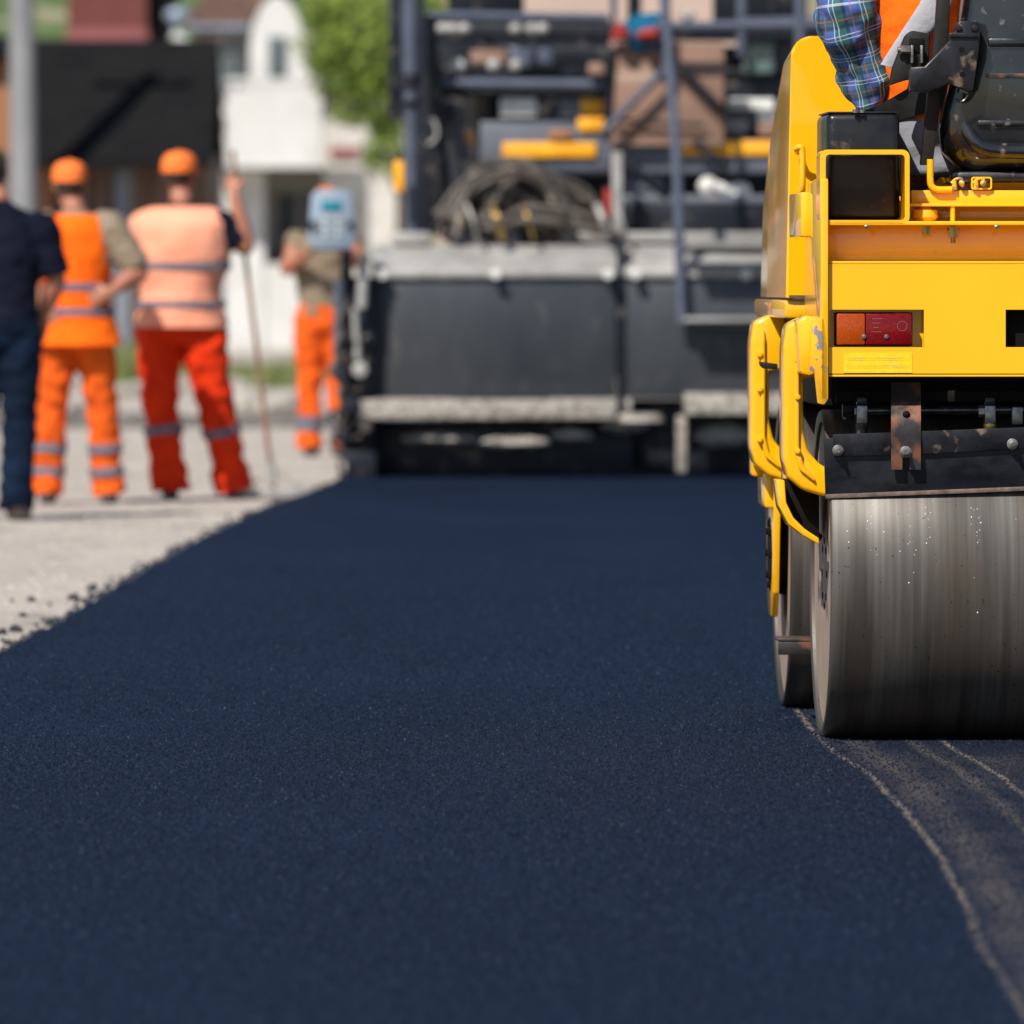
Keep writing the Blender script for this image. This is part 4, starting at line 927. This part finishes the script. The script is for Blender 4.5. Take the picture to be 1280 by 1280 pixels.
# rear bumper plate with lamp openings
us=[1036,1036.5,1155,1257,1435,1537,1655,1656]; vs=[467,434,387,330]
us=[R(u,400,-.42).x for u in us]; vsz=[R(1100,v,-.42).z for v in vs]
m=MB(); m.plate(us,vsz,{(1,1),(3,1),(5,1)},lambda u,v,t:Vector((u,t,v)),-.42,-.408); bp_=m.build('bumper_plate','yellow',rl,smooth=30)
m=MB(); a=R(1036,330,-.42); b_=R(1656,330,-.42); m.box(a.x,b_.x,-.4195,-.345,a.z+.0005,a.z+.007,.002); m.build('bumper_flange','yellow',rl)
m=MB(); a=R(1036,468,-.42); b_=R(1656,468,-.42); m.box(a.x,b_.x,-.4195,-.35,a.z-.006,a.z-.0005,.002); m.build('lower_flange','yellow',rl)
for u0,u1 in ((1036,1155),(1257,1435),(1537,1656)):
    m=MB(); a=R(u0,436,-.42); b_=R(u1,385,-.42); m.box(a.x-.004,b_.x+.004,-.375,-.37,a.z,b_.z); m.build('lamp_recess','dark' if u0==1257 else 'yellow',rl)
# tail lights
for u0,flip in ((1046,False),(1552,True)):
    a=R(u0,431,-.425); b_=R(u0+94,392,-.425); tl=MB(); tl.box(a.x-.003,b_.x+.003,-.404,-.376,a.z-.003,b_.z+.003,.004); to=tl.build('tail_light','dark',rl)
    fr=.38 if not flip else .62; xm=a.x+(b_.x-a.x)*fr
    m=MB(); m.box(a.x,xm-.0004,-.424,-.405,a.z,b_.z,.004); m.build('lens','red_lens' if flip else 'amber',to)
    m=MB(); m.box(xm+.0004,b_.x,-.424,-.405,a.z,b_.z,.004); m.build('lens','amber' if flip else 'red_lens',to)
    for q in (.36,.66):
        m=MB(); x=a.x+(b_.x-a.x)*q; z=a.z+(b_.z-a.z)*.26; m.cyl((x,-.4275,z),(x,-.423,z),.0055,.0055,14,.001); m.build('lens_screw','bolt',to)
    m=MB()
    for r_,(w0,w1) in enumerate(((.47,.60),(.48,.57),(.49,.55),(.46,.60))):
        z=a.z+(b_.z-a.z)*(.82-r_*.14); xx=a.x+(b_.x-a.x)*w0; xe=a.x+(b_.x-a.x)*w1
        while xx<xe: m.box(xx,xx+.0025,-.4252,-.4235,z,z+.0022); xx+=.0042
    m.build('lens_lettering','pinkband',to); m=MB()
    cx=a.x+(b_.x-a.x)*.87; cz=a.z+(b_.z-a.z)*.60
    m.tube([(cx+.0115*math.cos(2*PI*k/24),-.4243,cz+.0115*math.sin(2*PI*k/24)) for k in range(25)],.0007,6,smooth=False)

    m.build('lens_emblem','pinkband',to)
# reflective sticker under each light
for u0 in (1055,1552):
    a=R(u0,466,-.42); b_=R(u0+85,441,-.42); m=MB(); m.box(a.x,b_.x,-.4215,-.4203,a.z,b_.z); so_=m.build('reflective_sticker','sticker',rl)
    m=MB()
    for r_ in (.24,.62):
        xx=a.x+.004
        while xx<b_.x-.004: m.box(xx,xx+.0022,-.4222,-.4212,a.z+(b_.z-a.z)*r_,a.z+(b_.z-a.z)*r_+.002); m.box(xx+.0022,xx+.0044,-.4222,-.4212,a.z+(b_.z-a.z)*(r_+.1),a.z+(b_.z-a.z)*(r_+.1)+.002); xx+=.0052
    m.build('sticker_pattern','yellow_worn',so_)
# panel and flanges above the bumper
rb('recess_panel','yellow',1034,1658,279,336,-.345,-.335,.001)
rb('shelf_flange','yellow',1033,1659,276.5,281.5,-.430,-.30,.002)
rb('upper_beam','yellow',1139,1655,238,256,-.33,-.24,.003); rb('beam_flange','yellow',1137,1655,254.5,258,-.375,-.33,.0015)
rb('gap_wall','yellow',1137,1655,258,277,-.26,-.25,.001)
p=R(1156,268,-.34); m=MB(); z0=R(1156,277,-.34).z; z1=R(1156,258,-.34).z; m.cyl((p.x,-.34,z0),(p.x,-.34,z0+.010),.024,.032,24); m.cyl((p.x,-.34,z0+.010),(p.x,-.34,z0+.028),.032,.030,24); m.cyl((p.x,-.34,z0+.028),(p.x,-.34,z1),.018,.014,24); m.build('rubber_mount','yellow',rl)
m=MB(); z2=R(1156,293,-.36).z; m.cyl((p.x,-.38,z2),(p.x,-.38,z2+.02),.011,.011,6); m.build('mount_nut','brass',rl)
p=R(1192,268,-.39); m=MB(); zt=R(1192,256,-.39).z; zb=R(1192,302,-.39).z; m.cyl((p.x,-.365,zb),(p.x,-.365,zt),.006,.006,12); m.build('stud','yellow',rl)
m=MB(); z=R(1192,288,-.39).z; m.cyl((p.x,-.378,z),(p.x,-.378,z+.007),.015,.015,20); m.cyl((p.x,-.378,z-.016),(p.x,-.378,z),.012,.012,6); m.cyl((p.x,-.378,z-.03),(p.x,-.378,z-.016),.006,.006,10); m.build('stud_nut','brass',rl)
for px in (1080,1242):
    p=R(px,284,-.346); m=MB(); m.ball((p.x,-.432,p.z+.001),.006,(1.3,.6,.8),10); m.build('rivet','bolt',rl)
# bent frame round the black battery box
def rrect(x0,x1,y0,y1,r,n=5):
    out=[]
    for cx,cy,a0 in ((x1-r,y0+r,-90),(x1-r,y1-r,0),(x0+r,y1-r,90),(x0+r,y0+r,180)):
        for k in range(n+1): a=math.radians(a0+90*k/n); out.append((cx+r*math.cos(a),cy+r*math.sin(a)))
    return out
def ringframe(outer,inner,ly,th,name,material):
    m=MB(); bm=m.bm; f=rmap(ly); L=[]
    for poly,t in ((outer,0),(inner,0),(inner,th),(outer,th)): L.append([bm.verts.new(f(u,v,t)) for u,v in poly])
    n=len(outer)
    for q in range(4):
        A=L[q]; B=L[(q+1)%4]
        for i in range(n): bm.faces.new((A[i],A[(i+1)%n],B[(i+1)%n],B[i]))
    o=m.build(name,material,rl,smooth=35); return o
ringframe(rrect(1025,1137,187,280,9),rrect(1032,1131,193,275,5),-.43,.13,'box_guard','yellow')
m=MB(); a=R(1033,277,-.29); b_=R(1125,141,-.29)
m.box(a.x,b_.x,-.29,.06,a.z,b_.z,.018,seg=4); bx_=m.build('battery_box','black',rl)
m=MB(); m.box(a.x+.004,b_.x-.004,-.285,.052,b_.z-.001,b_.z+.003,.001); m.build('lid','black_scuffed',bx_)
m=MB(); m.cyl((a.x+.07,-.3,b_.z),(a.x+.07,-.3,b_.z+.008),.008,.008,8); m.cyl((a.x+.085,-.3,b_.z),(a.x+.085,-.3,b_.z+.007),.006,.006,8); m.build('lid_bolt','bolt',bx_)
# hook bracket and latches
m=MB(); m.tube([R(1163,199,-.34),R(1163,225,-.34),R(1165,233,-.34),R(1172,237,-.34),R(1190,237,-.34)],.0085,10); m.build('hook','yellow',rl)
for u0 in (1195,1222):
    m=MB(); m.tube([R(u0-6,229,-.34),R(u0,224,-.34),R(u0+7,224,-.34),R(u0+8,234,-.34)],.0035,8); m.cyl(R(u0-2,237,-.34),R(u0-2,226,-.34),.006,.006,8); m.ball(R(u0+7,229,-.345),.008,seg=10); m.build('latch','yellow_worn',rl)
ringframe(rrect(1214,1240,221,237,3,3),rrect(1216,1238,223,235,2,3),-.34,.01,'latch_loop','yellow')
# seat
def ctr(pl): 
    return pl+[(2*1300-u,v) for u,v in pl[::-1]]
m=MB(); bm=m.bm
base_=[(1212,-150),(1206,-40),(1196,30),(1186,95),(1176,140),(1172,165),(1176,190),(1192,208),(1212,218)]
full=ctr(base_)
inset=[(1300+(u-1300)*.80,(v-40)*.84+22) for u,v in full]
def ring(poly,ly): return [bm.verts.new(R(u,v,ly)) for u,v in poly]
L1=ring(full,-.02); L2=ring(full,-.20); L3=ring([(1300+(u-1300)*.96,(v-30)*.97+29) for u,v in full],-.255); L4=ring([(1300+(u-1300)*.86,(v-30)*.90+24) for u,v in full],-.285); L5=ring(inset,-.292)
for A,B in zip((L1,L2,L3,L4),(L2,L3,L4,L5)):
    for i in range(len(A)): bm.faces.new((A[i],A[(i+1)%len(A)],B[(i+1)%len(A)],B[i]))
bm.faces.new(L5); bm.faces.new(L1[::-1]); seat=m.build('seat','seatshell',rl,smooth=60)
for y0,y1,r_ in ((48,58,.008),(150,158,.008)):
    rb('seat_rib','seatshell',1222 if y0>100 else 1235,1378,y0,y1,-.302,-.29,.006,seat)
m=MB(); m.tube([R(1199,118,-.262),R(1204,150,-.272),R(1218,176,-.285),R(1240,187,-.286),R(1300,189,-.287),R(1360,187,-.286),R(1382,176,-.285),R(1396,150,-.272)],.019,14); m.build('seat_roll','seatshell',seat,smooth=70)
rb('seat_groove','rusty',1232,1370,92,97,-.296,-.29,.001,seat)
rb('seat_pan','black_scuffed',1195,1405,214,228,-.27,.15,.012,seat)
m=MB(); m.prism([(1208,219),(1214,228),(1232,238),(1368,238),(1392,219)],rmap(-.2),0,.3,.004); m.build('seat_base','yellow',seat)
# seat side strap
rp_('seat_side_strap','rubber',[(1176,-60),(1190,-60),(1186,40),(1178,110),(1166,206),(1151,206),(1160,120),(1170,30)],-.27,.05,.004)
# bracket plate with bolts
bk=rp_('seat_hinge_plate','black_scuffed',[(1197,28),(1202,26),(1221,26),(1226,34),(1224,60),(1217,112),(1213,115),(1193,107),(1186,104),(1160,116),(1137,114),(1138,84),(1156,83),(1188,50),(1187,44),(1193,40)],-.345,.045,.004)
rb('plate_fold','black_scuffed',1187,1225,41,47,-.352,-.345,.002,bk)
for px,py,r_,mt in ((1198,35,.008,'rubber'),(1218,35,.008,'rubber'),(1202,62,.0065,'dark'),(1203,93,.0065,'dark')):
    m=MB(); p=R(px,py,-.345); 
    if mt=='rubber': m.cyl((p.x,-.353,p.z),(p.x,-.3445,p.z),r_,r_,6,.001)
    else: m.cyl((p.x,-.3462,p.z),(p.x,-.3445,p.z),r_,r_,16)
    m.build('plate_bolt' if mt=='rubber' else 'plate_hole',mt,bk)
m=MB(); m.tube([R(1216,110,-.33),R(1207,124,-.33),R(1200,127,-.33),R(1197,120,-.33)],.004,8); m.cyl(R(1199,120,-.335),R(1199,120,-.31),.009,.009,12); m.build('spring_hook','black_scuffed',bk)
# armrest hinge in front of the vest
hg=rp_('armrest_hinge','rubber',[(1132,44),(1140,38),(1163,42),(1161,86),(1150,98),(1133,100),(1112,107),(1116,85)],-.20,.05,.006)
m=MB(); p=R(1146,56,-.21); m.box(p.x-.018,p.x+.018,-.2045,-.20,p.z-.018,p.z+.016,.002); m.build('hinge_slot','dark',hg)
m=MB(); p=R(1128,62,-.215); m.cyl((p.x-.004,-.215,p.z),(p.x+.02,-.215,p.z),.010,.010,6,.001); m.cyl((p.x-.012,-.215,p.z),(p.x,-.215,p.z),.006,.006,10); m.build('hinge_bolt','bolt',hg)
m=MB(); 
for px in (1140,1152): p=R(px,66,-.215); m.box(p.x-.003,p.x+.003,-.222,-.20,p.z-.025,p.z+.018,.001)
m.build('hinge_lug','bolt',hg)
# left frame side plate
def sp(name,material,poly,lx0,lx1,bev=.003,par=None):
    m=MB(); m.prism(poly,lambda u,v,t:Vector((t,u,v)),lx0,lx1,bev); return m.build(name,material,par or rl)
def zz(py,ly=-.42): return R(1030,py,ly).z
for sgn in (-1,1):
    X0,X1=sorted((sgn*.630,sgn*.612))
    sp('side_plate','yellow',[(-.44,zz(500)),(-.44,zz(225)),(-.40,zz(220)),(.02,zz(226)),(.10,zz(260)),(.16,zz(400)),(.16,zz(470)),(-.33,zz(468)),(-.36,zz(500))],X0,X1)
    # drum yoke, near and far
    for L0,nm in ((0,'yoke'),(1.5,'yoke')):
        zt=.995; 
        ox=sgn*(.705 if L0==0 else .690)
        prof=[(.61,1.02),(.66,1.022),(.697,1.005),(.706,.95),(.706,.68),(.695,.635),(.66,.605),(.61,.59),(.585,.59),(.585,.655),(.615,.665),(.645,.70),(.657,.75),(.657,.875),(.61,.88)]
        k_=1 if L0==0 else .985
        m=MB(); m.prism([(sgn*a*k_,z) for a,z in prof],lambda u,v,t:Vector((u,t,v)),L0-.22,L0-.06,.017,seg=4); yo=m.build(nm,'yellow',rl)
        m=MB(); m.box(sgn*.655*k_,sgn*.695*k_,L0-.06,L0+.04,.60,.98,.01); m.build('yoke_web','yellow',yo)
        m=MB(); m.prism([(sgn*a_*k_,z) for a_,z in [(.672,.985),(.680,.94),(.680,.70),(.668,.655),(.63,.625),(.63,.635),(.658,.668),(.668,.71),(.668,.96)]],lambda u,v,t:Vector((u,t,v)),L0-.232,L0-.21,.005,seg=2); m.build('yoke_rib','yellow',yo)
        m=MB(); m.prism(([(-.20,.58),(.20,.58),(.12,.30),(.06,.235),(-.06,.235),(-.12,.30)] if L0 else [(-.10,.60),(.16,.60),(.10,.49),(-.02,.50)]),lambda u,v,t:Vector((t,u+L0,v)),*sorted((sgn*.615,sgn*.632)),.004); m.build('hub_plate','yellow',yo)
        if L0: m=MB(); m.box(sgn*.62,sgn*.655,L0-.14,L0+.14,.52,.62,.01); m.build('yoke_foot','yellow',yo)
        for zb,yb in ((.92,-.226),(.83,-.226),(.70,-.226)):
            m=MB(); m.cyl((sgn*.672,L0+yb-.012,zb),(sgn*.672,L0+yb+.006,zb),.0075,.0075,6,.001); m.build('yoke_bolt','yellow',yo)
rp_('edge_guard','yellow_worn',[(1016,395),(1031,398),(1035,440),(1035,500),(1030,506),(1022,504),(1018,466),(1012,462)],-.44,.012,.002)
rp_('corner_cover','yellow',[(996,402),(1008,394),(1030,400),(1030,462),(1012,470),(1000,466)],-.36,.2,.006)
# lower curved guard strip under the near yoke
rp_('guard_strip','yellow',[(970,600),(974,634),(985,655),(1003,669),(1024,681),(1024,673),(1006,661),(992,647),(983,628),(981,600)],-.21,.14,.004)
rp_('hollow_fill','dark',[(979,598),(1024,606),(1024,675),(1006,663),(991,649),(981,630)],-.13,.02,.001)  # near-black sheet stands in for the shaded hollow and its linkage
m=MB(); m.tube([R(994,612,-.05),R(1000,640,-.02),R(1012,660,.02),R(1024,672,.05)],.010,8); m.build('hydraulic_hose','rubber',rl)
m=MB(); m.tube([R(985,560,.1),R(990,610,.05),R(1004,640,.0),R(1020,650,.0)],.012,8); m.build('hydraulic_hose','rubber',rl)
# small black wedge between the yokes
rp_('rubber_stop','rubber',[(951,452),(972,455),(972,462),(956,461),(952,457)],.9,.1,.002)
# grey step plate
m=MB(); a=R(972,812,.75); b_=R(1008,797,.75); m.box(a.x,b_.x+.05,.72,.86,b_.z-.010,b_.z,.003); m.box(a.x,b_.x+.05,.72,.73,a.z-.012,b_.z-.010,.002); m.build('step_plate','rusty',rl)
# engine hood over the far drum
def hoodz(py,ly): return R(980,py,ly).z
def hsec(ly,ztop,zbot,xb,xt,r):
    pts=[(-xb,zbot),(-xt,ztop-r)]
    for k in range(1,7): a=PI*k/12; pts.append((-xt+r-r*math.cos(a),ztop-r+r*math.sin(a)))
    pts+= [(-x,z) for x,z in pts[::-1]]
    return [Vector((x,ly,z)) for x,z in pts]
zt0=hoodz(45,.6); zb0=hoodz(372,.6)
S=[hsec(.60,zt0,zb0,.647,.634,.050),hsec(.95,zt0-.03,zb0,.645,.634,.05),hsec(1.5,hoodz(138,1.5),zb0,.640,.632,.09),hsec(1.86,hoodz(215,1.9),zb0,.634,.628,.10),hsec(1.98,hoodz(290,1.98),zb0,.61,.60,.12)]
m=MB(); bm=m.bm; RR=[[bm.verts.new(p) for p in s] for s in S]; n=len(RR[0])
for A,B in zip(RR,RR[1:]):
    for i in range(n): bm.faces.new((A[i],A[(i+1)%n],B[(i+1)%n],B[i]))
e0=bm.faces.new(RR[0]); bm.faces.new(RR[-1][::-1])
bmesh.ops.bevel(bm,geom=[e for e in e0.edges],offset=.006,segments=2,affect='EDGES')
hood=m.build('engine_hood','yellow',rl,smooth=40)
m=MB(); m.tube([R(997,190,.58),R(996,186,.55),R(1000,184,.54),R(1003,190,.54),R(1003,236,.54),R(1001,240,.58)],.008,10); m.build('grab_handle','yellow',hood)
rb('hood_latch','yellow',1001,1014,240,296,.05,.5,.006)
# chassis beneath the hood
rb('chassis_side','yellow',981,1060,375,398,.62,1.9,.008); m=MB(); m.box(-.58,.58,.3,1.85,.80,1.04,.01); m.build('chassis','dark',rl)
m=MB(); m.box(-.45,.45,-.2,.62,.84,.97,.01); m.build('platform_frame','dark',rl)
m=MB(); m.box(-.60,.60,.0,.62,1.05,1.09,.01); m.build('platform_floor','dark',rl)
m=MB(); m.cyl((0,.75,.45),(0,.75,.95),.12,.12,24); m.build('articulation_joint','dark',rl)
m=MB(); m.box(.35,.60,-.36,.02,R(1100,277,-.36).z,R(1100,160,-.36).z,.018,seg=3); m.build('tool_box','black',rl)
m=MB(); m.cyl((.1,.52,1.08),(.1,.42,1.62),.03,.03,16); m.build('steering_column','black',rl)
m=MB(); bm=m.bm; cc=Vector((.1,.41,1.66)); pts=[cc+Vector((.17*math.cos(a),.17*math.sin(a)*.95,.17*math.sin(a)*-.2+.0)) for a in [2*PI*k/28 for k in range(29)]]; m.tube(pts,.014,8,smooth=False); m.build('steering_wheel','rubber',rl)

# ------------------------------------------------------------------ roller driver
c0=R(1225,210,.02); org=Matrix.Translation((RX,RY,0))@Matrix.Rotation(TH,4,'Z')@Vector((c0.x,c0.y,0)); 
def Q(px,py,ly): p=R(px,py,ly); return p-Vector((c0.x,c0.y,0))
pel=Q(1190,178,.06); che=Q(1180,10,.05); nck=Q(1168,-115,.08); hdv=Q(1155,-190,.12)
J=dict(pelvis=pel,chest=che,neck=nck,head=hdv,shL=nck+Vector((-.20,0,-.07)),shR=nck+Vector((.19,0,-.08)),
  elL=Q(1058,5,.02),wrL=Q(1092,128,.08),hdL=Vector((.1,.3,-.6)),elR=nck+Vector((.30,.10,-.36)),wrR=nck+Vector((.12,.34,-.40)),
  hipL=pel+Vector((-.10,.0,-.02)),hipR=pel+Vector((.10,0,-.02)),knL=pel+Vector((-.20,.38,-.04)),knR=pel+Vector((.14,.42,-.04)),anL=pel+Vector((-.20,.45,-.30)),anR=pel+Vector((.14,.47,-.30)),gz=Vector((0,0,1.09)))
dr=person(org,'driver in blue green plaid shirt and orange vest seated on the yellow roller',J,vest=None,shirt='orange_new',sleeve=.2,trousers='greytrs',cap='cap',sit=True,seed=21,headyaw=.3,hand_nL=Vector((.2,.3,-.9)),hand_nR=Vector((0,.2,-.9)),wr=.012)
dr.rotation_euler=(0,0,TH)
for o in dr.children:
    if o.name.startswith('shirt'): o.name='vest'; vt=o
# plaid sleeves
for S,rsc in (('L',1),('R',1)):
    sh,el,wr_=J['sh'+S],J['el'+S],J['wr'+S]
    m=MB(); m.loft(limb_secs([lerp(sh,che,.12),sh,lerp(sh,el,.55),lerp(sh,el,.92),lerp(el,wr_,.12),lerp(el,wr_,.5),lerp(el,wr_,.85),lerp(el,wr_,1.02)],[.085,.095,.088,.086,.082,.072,.058,.046],7),48,uvs=(7,16),wr=.022,wf=16,ws=S=='L')
    m.build('plaid_sleeve','plaid',dr,recalc=True)
# grey vest edge panel, follows the torso side
m=MB(); 
def gsec(px,py,ly,w): 
    return (Q(px,py,ly),Vector((w,0,-.3*w)),Vector((0,.012,0)))
m.loft([gsec(1185,-40,-.10,.035),gsec(1168,10,-.11,.035),gsec(1142,45,-.115,.03),gsec(1112,84,-.10,.022)],14,wr=.004); m.build('vest_band','greycloth',dr)
m=MB(); m.loft([(Q(1187,132,.06),Vector((.175,0,.05)),Vector((0,.14,0))),(Q(1184,105,.06),Vector((.182,0,.08)),Vector((0,.146,0))),(Q(1182,80,.055),Vector((.180,0,.11)),Vector((0,.145,0)))],36,cap=False,wr=.012,wf=12); m.build('dark_waist_loft','rubber',dr)  # dark loft round the lower torso, tilted higher on the right
# grey thigh beside the box
m=MB(); m.loft(limb_secs([Q(1190,165,.08),Q(1140,160,.12),Q(1085,172,.24)],[.105,.108,.078],8),28,wr=.010,wf=14); th_=m.build('trouser_thigh','greytrs',dr)

# ------------------------------------------------------------------ light, sky, camera
w=bpy.data.worlds.new('World'); scene.world=w; w.use_nodes=True; n=w.node_tree.nodes; l=w.node_tree.links
bg=n['Background']; sk=n.new('ShaderNodeTexSky'); sk.sky_type='NISHITA'; sk.sun_disc=False; sk.sun_elevation=SUN_EL; sk.sun_rotation=math.radians(210); sk.air_density=1.0; sk.dust_density=.6; sk.ozone_density=2.5
l.new(sk.outputs[0],bg.inputs['Color']); bg.inputs['Strength'].default_value=.08
sun=bpy.data.lights.new('sun','SUN'); sun.energy=4.7; sun.angle=math.radians(.53); sun.color=(1,.955,.88)
so=bpy.data.objects.new('sun',sun); COL.objects.link(so)
sp_=Vector((-math.sin(SUN_AZ)*math.cos(SUN_EL),-math.cos(SUN_AZ)*math.cos(SUN_EL),math.sin(SUN_EL)))
so.rotation_euler=(-sp_).to_track_quat('-Z','Y').to_euler(); so.location=(0,0,30)
cam=bpy.data.cameras.new('camera'); co=bpy.data.objects.new('camera',cam); COL.objects.link(co); scene.camera=co
co.location=(0,0,H); co.rotation_euler=(PI/2,0,0); cam.sensor_fit='HORIZONTAL'; cam.sensor_width=24; cam.lens=24*F/1280; cam.shift_y=-(640-YH)/1280
cam.clip_start=.5; cam.clip_end=3000; cam.dof.use_dof=True; cam.dof.focus_distance=20.4; cam.dof.aperture_fstop=4.1; cam.dof.aperture_blades=0
scene.view_settings.view_transform='Standard'; scene.view_settings.look='None'; scene.view_settings.exposure=.35; scene.view_settings.gamma=1
scene.render.engine='CYCLES'
